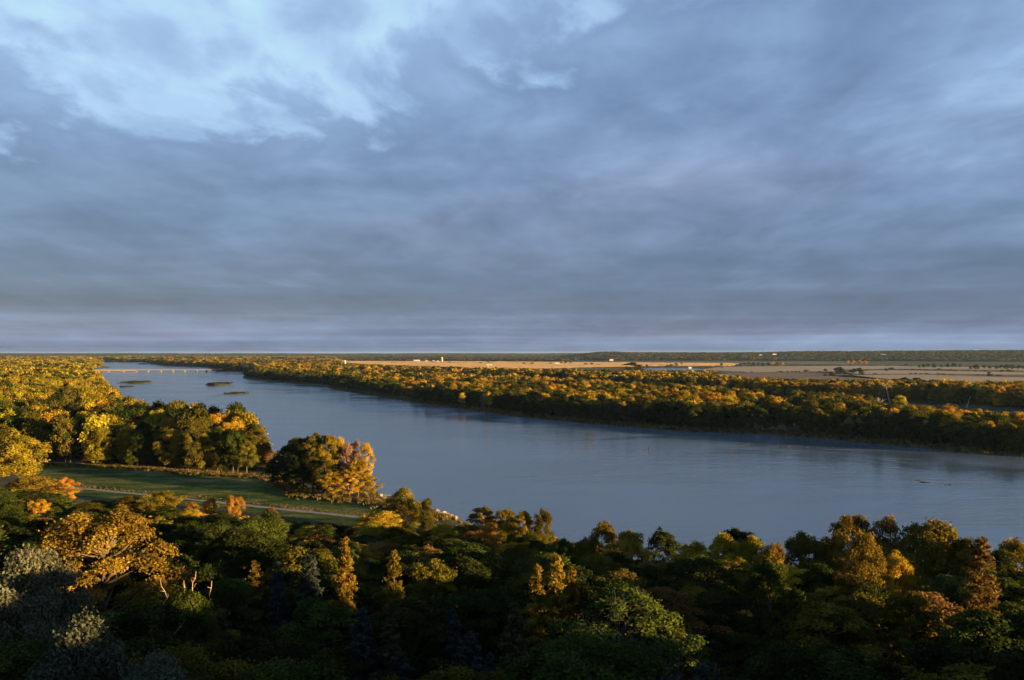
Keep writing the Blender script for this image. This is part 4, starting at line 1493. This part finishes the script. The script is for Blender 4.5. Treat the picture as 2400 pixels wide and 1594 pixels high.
sz = np.concatenate([rng.uniform(.8, 1.9, len(Pb)), rng.uniform(.6, 1.5, len(Pm)), rng.uniform(.25, .5, len(Pp)), rng.uniform(.5, 1.2, len(Pn))])
scatter('bank_grass', tl, PG, land(PG) - .05, rng.choice(5, len(PG), p=[.3, .25, .2, .15, .1]), sz * 1.3, sz, 'dry tall grass along the river banks and the meadow edge')
# willow scrub on the islands
Q, QZ, QS = [], [], []
for nm, cx, cy, lx, ly, h, mt, lb, rot, sd_ in ISLES:
    if nm == 'river_island':
        c = px(cx, cy)
        m = int(lx * ly * .22)
        q = rng.normal(size=(m, 2)) * np.array([lx, ly]) * .42
        q = q[(np.abs(q[:, 0]) / lx) ** 2 + (np.abs(q[:, 1]) / ly) ** 2 < .85]
        Q.append(q + c); QZ.append(np.full(len(q), h * .3)); QS.append(rng.uniform(.10, .17, len(q)) * (h / 1.2 + .4))
Q, QZ, QS = np.vstack(Q), np.concatenate(QZ), np.concatenate(QS)
ip_ = [proto('round', 'dist', k_, cl) for k_ in range(2) for cl in ('green', 'olive')]
scatter('island_vegetation', ip_, Q, QZ - .2, rng.integers(0, 4, len(Q)), QS * 2.0, QS * .9, 'low willow scrub covering the river islands')


# overgrown field banks on the plain
hp, hz_ = [], []
for ln in HEDGE:
    c = smooth_line([px(x, y, 2.4) for x, y in ln], 6)
    L_ = np.linalg.norm(np.diff(c, axis=0), axis=1).sum()
    q = along(c, int(L_ / 7), 2.0)
    hp.append(q[hash2(np.floor(q[:, 0] / 60), np.floor(q[:, 1] / 60), 5) > .22])
HP = np.vstack(hp)
bp = [proto('round', 'dist', k_, cl) for k_ in range(2) for cl in ('dark', 'olive', 'rust')]
hs_ = rng.uniform(.10, .26, len(HP)) * (1 + 1.2 * (rng.uniform(size=len(HP)) > .94))
scatter('hedge_vegetation', bp, HP, land(HP) - .1, rng.integers(0, 6, len(HP)), hs_ * 3.0, hs_, 'scrubby dark banks between the far fields')


# ------------------------------------------------------------------ driftwood, rocks
def crooked(p0, p1, r0, r1, g, k=6, amp=.12):
    p0, p1 = np.array(p0, float), np.array(p1, float)
    t = np.linspace(0, 1, k)[:, None]
    ln = np.linalg.norm(p1 - p0)
    q = p0 * (1 - t) + p1 * t + g.normal(size=(k, 3)) * amp * ln * .3 * np.sin(t * math.pi)
    return q, np.linspace(r0, r1, k)


def driftwood(cx, cy, ln, rot, label, branches=2, rise=.5, lift=0.0, seed=1):
    g = np.random.default_rng(seed)
    c = px(cx, cy)
    root = link('driftwood_log', None, None, (c[0], c[1], lift))
    root.rotation_euler = (0, 0, rot)
    tag(root, label, 'driftwood', 'driftwood in the river')
    q, r = crooked((-ln / 2, 0, .02), (ln / 2, 0, .18), .20, .07, g)
    link('log', Geo().tube(q, r, 7).mesh('log', [DRIFT], True), root)
    for b in range(branches):
        x = g.uniform(-.3, .45) * ln
        q, r = crooked((x, 0, .2), (x + g.uniform(-.2, .35) * ln, g.uniform(-1, 1), .3 + rise * g.uniform(.6, 1.3)), .13, .03, g)
        link('branch', Geo().tube(q, r, 5).mesh('branch', [DRIFT], True), root)


driftwood(1517, 1054, 3.6, .1, 'forked driftwood snag alone in mid river', 4, 2.2, seed=3)
driftwood(1866, 1048, 13, -.12, 'long dark floating log with stubs, off the right bank', 4, .9, seed=4)
driftwood(1842, 1046, 6, -.05, 'short floating log left of the long dark one', 2, .8, seed=5)
driftwood(2168, 1131, 3.8, -.55, 'slanting drift log in the lower right of the river', 2, .5, seed=6)
driftwood(2222, 1137, 2.6, -.1, 'small drift log right of the slanting one', 1, .4, seed=7)
driftwood(2152, 1127, 1.8, -.3, 'tiny drift stick left of the slanting log', 1, .2, seed=8)
driftwood(830, 953, 3.0, .0, 'speck of driftwood left of centre near the right bank', 1, .5, seed=9)
driftwood(1750, 1041, 3.0, -.1, 'speck of driftwood left of the floating logs', 1, .4, seed=10)
driftwood(2205, 1052, 8, .35, 'bleached trunk lying on the right bank near the picture edge', 3, 1.2, .3, seed=11)

rock_mesh = []
for k_ in range(4):
    g_ = np.random.default_rng(70 + k_)
    import bmesh
    bm = bmesh.new(); bmesh.ops.create_icosphere(bm, subdivisions=2, radius=1.0)
    for v in bm.verts:
        v.co *= 1 + g_.uniform(-.22, .22); v.co.z *= .62
    me = bpy.data.meshes.new('rock'); bm.to_mesh(me); bm.free(); me.materials.append(M_ROCK)
    rock_mesh.append(me)
rk = [(1008, 1195), (1020, 1199), (1031, 1203), (1042, 1206), (1052, 1210), (1037, 1201), (1014, 1193), (1060, 1214), (902, 1168), (914, 1172), (926, 1174), (893, 1160)]
ordn = ['leftmost', 'second from the left', 'third from the left', 'fourth from the left', 'fifth from the left', 'sixth from the left', 'seventh from the left', 'rightmost']
ROCKL = [''] * len(rk)
for j, i in enumerate(sorted(range(8), key=lambda q: rk[q][0])):
    ROCKL[i] = 'pale boulder on the rocky river point, ' + ordn[j]
for j, i in enumerate(sorted(range(8, 12), key=lambda q: rk[q][0])):
    ROCKL[i] = 'pale boulder on the shore by the sand strip, ' + (ordn[j] if j < 3 else 'rightmost')
for i, (a, b) in enumerate(rk):
    c = px(a, b, .3)
    o = link('bank_rock', rock_mesh[i % 4], None, (c[0] + rng.uniform(-.5, .5), c[1] - .8, .25))
    s_ = rng.uniform(.6, 1.5)
    o.scale = (s_ * 1.3, s_, s_); o.rotation_euler = (0, 0, rng.uniform(0, 6))
    tag(o, ROCKL[i], 'rock', 'boulders on the river point' if a > 1000 else 'boulders by the clump shore')
lens('sand_beach', 893, 1160, 5.5, 2.2, .35, M_GRAVEL, 'pale strip of sand at the shore right of the riverside clump', -.4, 3)


# ------------------------------------------------------------------ dead and bare trees
STEM = bark('weathered stem wood', (.26, .18, .11), (.45, .32, .20))


def dead_stems():
    d = 74.0
    bx, by = pxd(dp(432, 0)[0], d)
    zg = land1(bx, by)
    root = link('dead_tree', None, None, (bx, by, zg))
    tag(root, 'bleached dead tree with four crooked bare stems catching the sun', 'dead tree')
    g = np.random.default_rng(9)
    fork = np.array([0, 0, 4.5])
    link('trunk', Geo().tube([(0, 0, -.6), (.1, 0, 2), fork], [.3, .24, .2], 7).mesh('trunk', [BONE], True), root)
    for xd, yd, ln in ((370, 1340, 0), (424, 1338, 0), (452, 1320, 0), (488, 1336, 0)):
        x, y = dp(xd, yd)
        p = pxd(x, d + g.uniform(-.6, .6))
        tip = np.array([p[0] - bx, p[1] - by, ztop(y, d) - zg])
        q, r = crooked(fork, tip, .06, .022, g, 16, .16)
        G = Geo().tube(q, r, 6)
        for kk in (-2, -3, -4, -5):
            e = q[kk]
            q2, r2 = crooked(e, e + np.array([g.uniform(-.45, .45), g.uniform(-.3, .3), g.uniform(.05, .45)]), .03, .01, g, 5, .3)
            G.tube(q2, r2, 4)
        link('stem', G.mesh('stem', [STEM], True), root)


dead_stems()


def bare_tree(x, y, h, seed, label, mat=PALE, stems=8, depth=4, name='bare_tree', r0=.10, spread=.55, group=None):
    z = land1(x, y)
    root = link(name, None, None, (x, y, z))
    tag(root, label, 'bare tree', group)
    T = bare_shape(seed, 9.0, stems, depth, r0, spread)
    o = link('branches', T.mesh('branches', [mat], True), root)
    root.scale = (h / 9.0,) * 3
    return root


M_TWIG = bark('grey twigs', (.085, .080, .076), (.17, .16, .15))
for xd, yd, d, lb, sd_ in ((1378, 1330, 78, 'leafless grey thicket tree in the middle of the dark foreground', 3), (1455, 1385, 70, 'leafless grey shrub right of the middle thicket tree', 4),
                           (1315, 1395, 70, 'leafless grey shrub left of the middle thicket tree', 5), (1512, 1440, 62, 'low leafless shrub lower right of the thicket', 6)):
    x, y = dp(xd, yd)
    p = pxd(x, d)
    bare_tree(p[0], p[1], max(6, ztop(y, d) - land1(*p)) * .78, sd_, lb, M_TWIG, 4, 5, 'bare_tree', .07, .17)


def tall_snag():
    p = px(2088, 941, 1.7)
    root = link('dead_snag', None, None, (p[0], p[1], land1(*p)))
    tag(root, 'tall white dead trunk with a tuft of orange leaves on top, right bank', 'dead tree')
    g = np.random.default_rng(2)
    top = np.array([-5.0, 1.0, 19.0])
    q, r = crooked((0, 0, -.5), top, .55, .30, g, 8, .05)
    link('trunk', Geo().tube(q, r, 8).mesh('trunk', [BONE], True), root)
    G = Geo()
    C_ = []
    for i in range(11):
        e = top + np.array([g.uniform(-5.2, 4.2), g.uniform(-3, 3), g.uniform(-1.5, 4.2)])
        q, r = crooked(top - np.array([0, 0, g.uniform(0, 3)]), e, .16, .04, g, 5, .15)
        G.tube(q, r, 5); C_.append(e)
    link('branch', G.mesh('branch', [BONE], True), root)
    C_ = np.array(C_)
    ci = g.integers(0, len(C_), 420)
    P_ = C_[ci] + g.normal(size=(420, 3)) * np.array([1.0, 1.0, .7])
    v, f = leaf_quads(P_, np.tile([0, -.5, .5], (420, 1)), .8, .55, g)
    link('crown', mesh_np('crown', v, f, [FOL['rose']], False, None, {'tint': np.repeat(g.uniform(0, 1, 420), 4)}), root)


tall_snag()
p = px(2058, 957, 1.7)
bare_tree(p[0], p[1], 12, 12, 'reddish bare forked tree left of the tall white trunk', PALE, 3, 3, 'bare_tree', .22, .4)
for xa, ya, xb, yb, lb in ((2263, 952, 2274, 921, 'slanting dead pole trunk on the far belt near the right edge'),):
    p = px(xa, ya, 1.7)
    root = link('dead_snag', None, None, (p[0], p[1], land1(*p)))
    tag(root, lb, 'dead tree')
    e = pxd(xb, p[1])
    g = np.random.default_rng(5)
    q, r = crooked((0, 0, -.5), (e[0] - p[0], 0, ztop(yb, p[1]) - 1.7), .4, .12, g, 7, .04)
    link('trunk', Geo().tube(q, r, 6).mesh('trunk', [BONE], True), root)
    q, r = crooked((e[0] - p[0], 0, ztop(yb, p[1]) - 3.5), (e[0] - p[0] + 2, .5, ztop(yb, p[1]) - 1), .12, .04, g, 4)
    link('branch', Geo().tube(q, r, 5).mesh('branch', [BONE], True), root)
for i, (xa, ya, h, lb) in enumerate(((1083, 955, 15, 'thin pale-trunked tree at the water, leftmost of three on the right bank'), (1134, 961, 15, 'thin pale-trunked tree in the middle of three on the right bank'),
                                     (1146, 962, 17, 'thin pale-trunked tree at right of three on the right bank'), (1988, 1024, 10, 'thin pale-trunked tree on the bank above the floating logs'))):
    p = px(xa, ya, 1.7)
    plant('sparse', 'far', 'rose' if i % 2 else 'gold', p[0], p[1], h, 6.0, 'right', None, lb)


# thicket of low trees that closes the near shore under the skyline crowns
shore = bank_l[(bank_l[:, 1] > 80) & (bank_l[:, 1] < 262) & (bank_l[:, 0] < 190)]
ss = np.concatenate([[0], np.cumsum(np.linalg.norm(np.diff(shore, axis=0), axis=1))])
for i, t in enumerate(np.arange(2, ss[-1], 4.6)):
    q = np.array([np.interp(t, ss, shore[:, 0]), np.interp(t, ss, shore[:, 1])])
    q2 = q - q / np.linalg.norm(q) * (5.0 + 3.5 * (i % 2)) + rng.normal(size=2) * .8
    if abs(q2[0] / q2[1]) > .62:
        continue
    z_ = land1(*q2)
    lim = ztop(np.interp(1200 + FPX * q2[0] / q2[1], SKY[:, 0], SKY[:, 1]) + rng.uniform(2, 30), q2[1])
    h_ = min(lim, allowed_top(q2[0], q2[1], 5.0, 99, False)) - z_
    if h_ > 2.2:
        h_ = min(h_, rng.uniform(5, 8.5))
        plant(rng.choice(['round', 'dome']), 'mid', rng.choice(['dark', 'olive', 'lime', 'gold', 'amber', 'rust'], p=[.16, .24, .16, .18, .18, .08]), q2[0], q2[1], h_, max(h_, 4.5), 'shore', z_)  # gold and lime share also carries the painted crest light


# ------------------------------------------------------------------ farms, silos, houses of the plain and hills
def house(cx, cy, w, dp_, h, label, roof=M_ROOF, wall=M_PALE, rot=0.0, zg=None, name='farm_house', cat='house', group=None):
    p = px(cx, cy, 2.2) if zg is None else pxd(cx, cy)
    z = land1(*p)
    root = link(name, None, None, (p[0], p[1], z - .2))
    root.rotation_euler = (0, 0, rot)
    tag(root, label, cat, group)
    a, b = w / 2, dp_ / 2
    link('wall', Geo().prism([(-a, -.5), (a, -.5), (a, h), (-a, h)], -b, b).mesh('wall', [wall]), root)
    g = Geo()
    rise = dp_ * .32
    v = [(-a - .4, -b - .4, h), (a + .4, -b - .4, h), (a + .4, 0, h + rise), (-a - .4, 0, h + rise), (a + .4, b + .4, h), (-a - .4, b + .4, h)]
    g.add(v, [(0, 1, 2, 3), (3, 2, 4, 5), (1, 4, 2), (0, 3, 5), (0, 5, 4, 1)])
    link('roof', g.mesh('roof', [roof]), root)
    for k in (-1, 1):
        x = k * w * .27
        link('window', Geo().box(x - w * .07, x + w * .07, -b - .06, -b - .003, h * .4, h * .75).mesh('window', [M_DARK]), root)
    link('door', Geo().box(-w * .05, w * .05, -b - .06, -b - .003, -.2, h * .68).mesh('door', [M_DARK]), root)
    return root


def silo(cx, cy, d_, r, h, mat, label, name='grain_silo'):
    p = pxd(cx, d_)
    root = link(name, None, None, (p[0], p[1], land1(*p)))
    tag(root, label, 'silo')
    g = Geo().tube([(0, 0, -.5), (0, 0, h)], r, 20)
    link('wall', g.mesh('wall', [mat]), root)
    g = Geo()
    for z in np.arange(h * .12, h, h * .12):
        g.tube([(0, 0, z), (0, 0, z + .25)], r + .06, 20)
    link('hoop', g.mesh('hoop', [mat]), root)
    q = np.linspace(0, 1, 5)
    g = Geo().tube(np.column_stack([q * 0, q * 0, h + .02 + np.sin(q * 1.55) * r * .6]), np.maximum(.1, np.cos(q * 1.55) * r * 1.02), 20)
    link('dome', g.mesh('dome', [mat]), root)
    link('chute', Geo().box(-.7, .7, -r - .9, -r + .1, 0, h).mesh('chute', [M_CONC]), root)
    return root


silo(1035.5, 0, 4700, 5.6, 25, M_SILO, 'tall brick red silo standing in the orange corn plain')
silo(808.5, 0, 3550, 3.4, 19, M_WHITE, 'white silo glinting over the trees left of the orange field')
house(977, 847.3, 34, 14, 6, 'long white barn left of the red silo', M_WHITE, M_WHITE, name='white_barn', cat='barn')
house(1000, 847.5, 16, 10, 5, 'small farm shed between the white barn and the red silo', M_ROOF, M_PALE, name='farm_shed', cat='shed')
house(1016, 848.0, 12, 10, 6, 'farm house beside the red silo, second from it', M_ROOF, M_PALE)
house(1026, 848.2, 9, 8, 5, 'little bright farm house next to the red silo', M_WHITE, M_WHITE)
house(1144, 857.6, 9, 8, 4, 'tiny bright house at the field edge, left of a pair', M_WHITE, M_WHITE, group='pair of bright houses')
house(1151, 857.8, 8, 8, 4, 'tiny bright house at the field edge, right of a pair', M_WHITE, M_WHITE, group='pair of bright houses')
house(1229, 892.5, 13, 9, 3.6, 'white-roofed cabin in the clearing of the far belt, left one', M_WHITE, M_PALE, name='cabin', cat='cabin')
house(1278, 892.0, 9.5, 8, 3.6, 'white-roofed cabin in the clearing of the far belt, right one', M_WHITE, M_PALE, name='cabin', cat='cabin')
house(1306, 853.2, 18, 12, 6, 'farm house among trees in the middle of the orange field', M_ROOF, M_PALE)
house(1433, 847.0, 20, 12, 6, 'white farm house in front of the wooded hills', M_WHITE, M_WHITE)
house(1262, 843.4, 95, 30, 6, 'long pale roof far behind the orange field', M_PALE, M_PALE, name='long_shed', cat='shed')
house(1617, 862.0, 9, 7, 4, 'small white shed on the dark pond bank', M_WHITE, M_WHITE, name='white_shed', cat='shed')
hill_spots = [(1352, 5600, 14), (1545, 6300, 20), (1600, 6500, 18), (1739, 6000, 30), (1783, 6400, 24), (1800, 6700, 18), (1815, 6600, 26), (1846, 6100, 36), (1870, 6800, 20), (1905, 6900, 22), (1975, 6600, 22),
              (2072, 5900, 40), (2120, 6600, 24), (2175, 7000, 20), (2232, 6900, 18), (2288, 5700, 36), (2325, 6200, 70), (2350, 6900, 24), (2374, 6300, 20), (2395, 5900, 22)]
ref = ['behind the corn field', 'left of the pond column', 'above the pond', 'above the golden woodlot', 'above the golden woodlot, second of the row', 'above the golden woodlot, third of the row',
       'above the golden woodlot, fourth of the row', 'above the right end of the golden woodlot', 'right of the golden woodlot', 'between woodlot and tree clumps', 'above the dark tree clumps',
       'low on the dark hill right of the tree clumps', 'halfway up the dark hill', 'near the top of the dark hill', 'on the hill crest over the hedgerow', 'low on the hill over the hedgerow',
       'long and pale near the right edge of the hill', 'on the crest near the right edge', 'right of the long pale roof', 'low on the hill at the right edge']
for i, ((cx, d_, w_), r_) in enumerate(zip(hill_spots, ref)):
    house(cx, d_, w_, 12, 7, 'pale hillside house ' + r_, M_WHITE if i % 2 else M_ROOF, M_WHITE, 0, 1, 'hillside_house', 'house', 'houses on the far hills')

# single trees and clumps on the open plain
PLAIN = [(1960, 873.5, 12, 'dark'), (1968, 873.5, 15, 'dark'), (1977, 874, 10, 'dark'), (1993, 875, 8, 'dark'), (2002, 876, 12, 'dark'), (2014, 876.5, 14, 'dark'), (2020, 876.5, 9, 'dark'), (1934, 872.5, 9, 'dark'),
         (2078, 870, 7, 'dark'), (2155, 862, 9, 'dark'), (2164, 862, 12, 'dark'), (2174, 861, 13, 'dark'), (2190, 862.5, 14, 'dark'), (2206, 862, 10, 'dark'), (2220, 861, 13, 'dark'), (2236, 861, 15, 'dark'), (2250, 861, 12, 'dark'),
         (2275, 866, 11, 'dark'), (2287, 866, 15, 'dark'), (2306, 866, 13, 'dark'), (2320, 865, 11, 'dark'), (2335, 865.5, 11, 'dark'), (2347, 866, 13, 'dark'), (2360, 866, 15, 'dark'), (2373, 866, 14, 'dark'), (2388, 866, 12, 'dark'), (2398, 866, 10, 'dark'),
         (1691, 858, 11, 'dark'), (1597, 855, 9, 'dark'), (1584, 859, 12, 'dark'), (1573, 860, 11, 'dark'), (1516, 861, 10, 'dark'), (2319, 882, 9, 'dark'),
         (1745, 858, 13, 'olive'), (1755, 858.5, 16, 'olive'), (1766, 858, 15, 'dark'), (1778, 858, 13, 'olive'), (1788, 858, 12, 'dark'), (1800, 858, 12, 'dark'), (1812, 858, 17, 'gold'), (1822, 858, 14, 'olive'), (1833, 858, 15, 'gold'), (1735, 858.5, 9, 'dark'), (1840, 858, 10, 'dark'),
         (1987, 853, 16, 'orange'), (2000, 853.5, 16, 'orange'), (2014, 853, 17, 'gold'), (2027, 853, 15, 'orange'), (1290, 854, 9, 'dark'), (1315, 853, 12, 'olive'), (1326, 853, 13, 'dark'), (1337, 853, 14, 'olive'),
         (1395, 848, 14, 'dark'), (1410, 848, 12, 'dark')]
zr = {1: 'on the open plain by the stubble fields'}
for i, (cx, cy, h_, cl) in enumerate(PLAIN):
    p = px(cx, cy, 2.2)
    lab = None
    plant('round' if h_ < 15 else 'dome', 'dist', cl, p[0], p[1], h_, h_ * rng.uniform(.85, 1.2), 'plain', None, None)
# the big dark round tree beside the pond and the dark mound in the far belt
p = px(1482, 876, 2)
plant('dome', 'far', 'dark', p[0], p[1], 27, 50, 'plain', None, 'great dark round tree beside the pale pond')
for cx, cy, h_, w_, lb in ((2120, 905, 13, 22, 'dark green mound of crown in the far belt behind the white trunk'), (2150, 906, 13, 20, 'dark green mound right of the biggest one in the far belt'),
                           (2095, 905, 11, 16, 'dark green mound left of the biggest one in the far belt')):
    p = px(cx, cy, 2)
    plant('dome', 'far', 'dark', p[0], p[1], h_, w_, 'plain', None, lb)

# ------------------------------------------------------------------ haze over the valley
m, N = material('haze air')
vp = N.n('ShaderNodeVolumePrincipled')
vp.inputs['Color'].default_value = (.42, .66, 1.0, 1)
vp.inputs['Density'].default_value = 1.5e-5
vp.inputs['Anisotropy'].default_value = .2
o_ = N.n('ShaderNodeOutputMaterial'); N.l(vp.outputs[0], o_.inputs['Volume'])
m.volume_intersection_method = 'FAST' if hasattr(m, 'volume_intersection_method') else None
hz = link('haze', Geo().box(-46000, 46000, -46000, 46000, -6.0, 96.0).mesh('haze', [m]))
tag(hz, 'thin blue haze lying over the whole valley', kind='stuff')

# ------------------------------------------------------------------ labels of the trees that have none
SIZE = lambda t: 'tall' if t['h'] > 14 else ('small' if t['h'] < 8 else '')
COLW = {'dark': 'dark green', 'green': 'green', 'olive': 'olive', 'lime': 'yellow green', 'gold': 'golden', 'amber': 'amber', 'orange': 'orange', 'rust': 'rust brown', 'grey': 'grey green', 'cedar': 'bronze green', 'spruce': 'blue green', 'rose': 'pinkish'}
FORM = {'cedar': 'conifer', 'tall': 'cottonwood', 'fan': 'fan-shaped tree', 'sparse': 'thin tree', 'dome': 'domed tree', 'round': 'round tree', 'ragged': 'open-limbed tree'}
LM = [('the sunlit spreading oak', 240, 1270), ('the dead stems', 440, 1345), ('the tallest cedar', 795, 1270), ('the slim cedar', 908, 1300), ('the ragged cedar', 1283, 1310), ('the bare thicket', 1390, 1390),
      ('the rust orange conifer', 2262, 1310), ('the domed skyline tree', 1962, 1210), ('the twin yellow trees', 1700, 1250), ('the fresh green flat tree', 1775, 1310), ('the layered olive tree', 994, 1310),
      ('the yellow meadow-tip cottonwood', 928, 1150), ('the orange gold dome', 868, 1190), ('the brilliant shore tree', 1205, 1195), ('the yellow willow', 45, 1060), ('the little flame tree', 541, 1165), ('the yellow thicket tree', 372, 1155),
      ('the corner oak', 195, 1500), ('the umbrella tree', 456, 1270), ('the olive mid-river dome', 1390, 1220), ('the golden upright bush', 1985, 1290), ('the bottom centre edge', 1180, 1540), ('the bottom right corner', 2300, 1540),
      ('the right edge crowns', 2345, 1260), ('the pale-tipped spruce', 715, 1300), ('the low golden patch', 2100, 1375),
      ('the floating logs', 1835, 1030), ('the white trunk', 2055, 920), ('the slanting pole', 2232, 930), ('the three pale trunks', 1115, 930), ('the snag in mid river', 1492, 1000), ('the gravel bar', 1970, 1030),
      ('the bleached bank trunk', 2170, 1025), ('the right picture edge', 2361, 1000), ('the bridge end', 200, 860), ('the meadow group', 330, 960), ('the left picture edge', 0, 950), ('the bank bulge', 262, 930), ('the thin dark bar', 1612, 990),
      ('the belt cabins', 1233, 880), ('the pond', 1560, 852), ('the golden woodlot', 1775, 845), ('the stubble clumps', 1965, 862), ('the hedgerow start', 2170, 852), ('the hedgerow end', 2340, 852), ('the orange copse', 1978, 838), ('the midfield farm', 1300, 838)]
LMX = np.array([(a * DS, b * DS) for _, a, b in LM])
ZN = {'slope': 'trees of the shaded bluff wood', 'shore': 'low trees lining the near shore', 'right': 'trees of the right bank belt', 'left': 'trees of the left bank woods', 'plain': 'trees dotted over the far plain', 'clump': 'trees of the riverside clump', 'group': 'trees of the meadow group'}
used = {}
for t in TREES:
    c = 1200 + FPX * t['x'] / t['y']
    r = HOR + (EYE - t['z'] - t['h'] * .8) * FPX / t['y']
    t['c'], t['r'] = c, r
    t['lab'] = t['label']
    if t['label']:
        used.setdefault(t['label'], []).append(t)


def relation(c, r, k):
    dx, dy = c - LMX[k, 0], r - LMX[k, 1]
    far = math.hypot(dx, dy * 1.6)
    w = 'just ' if far < 45 else ('' if far < 110 else 'well ')
    if abs(dx) > abs(dy) * 1.6:
        return w + ('left of ' if dx < 0 else 'right of ')
    if dy < 0:
        return w + 'behind '
    return w + 'in front of '


for t in TREES:
    if t['lab']:
        continue
    order = np.argsort(np.hypot(LMX[:, 0] - t['c'], (LMX[:, 1] - t['r']) * 1.6))
    best = None
    for j in order[:4]:
        for sz_ in ((SIZE(t) + ' ') if SIZE(t) else '',):
            s_ = sz_ + COLW[t['col']] + ' ' + FORM[t['kind']] + ' ' + relation(t['c'], t['r'], j) + LM[j][0]
            if s_ not in used:
                best = s_
                break
        if best:
            break
    if not best:
        j0, j1 = order[0], order[1]
        best = COLW[t['col']] + ' ' + FORM[t['kind']] + ' between ' + LM[j0][0] + ' and ' + LM[j1][0]
    t['lab'] = best
    used.setdefault(best, []).append(t)
for lab_, ts in list(used.items()):
    if len(ts) > 1:
        ts.sort(key=lambda t: t['c'])
        for j, t in enumerate(ts):
            t['lab'] = lab_ + ', ' + ('leftmost' if j == 0 else 'rightmost' if j == len(ts) - 1 else ('second', 'third', 'fourth', 'fifth', 'sixth', 'seventh')[min(j - 1, 5)] + ' from left')
CAT = {'cedar': 'conifer'}
for t in TREES:
    tag(t['root'], t['lab'], CAT.get(t['kind'], 'tree'), ZN[t['zone']])
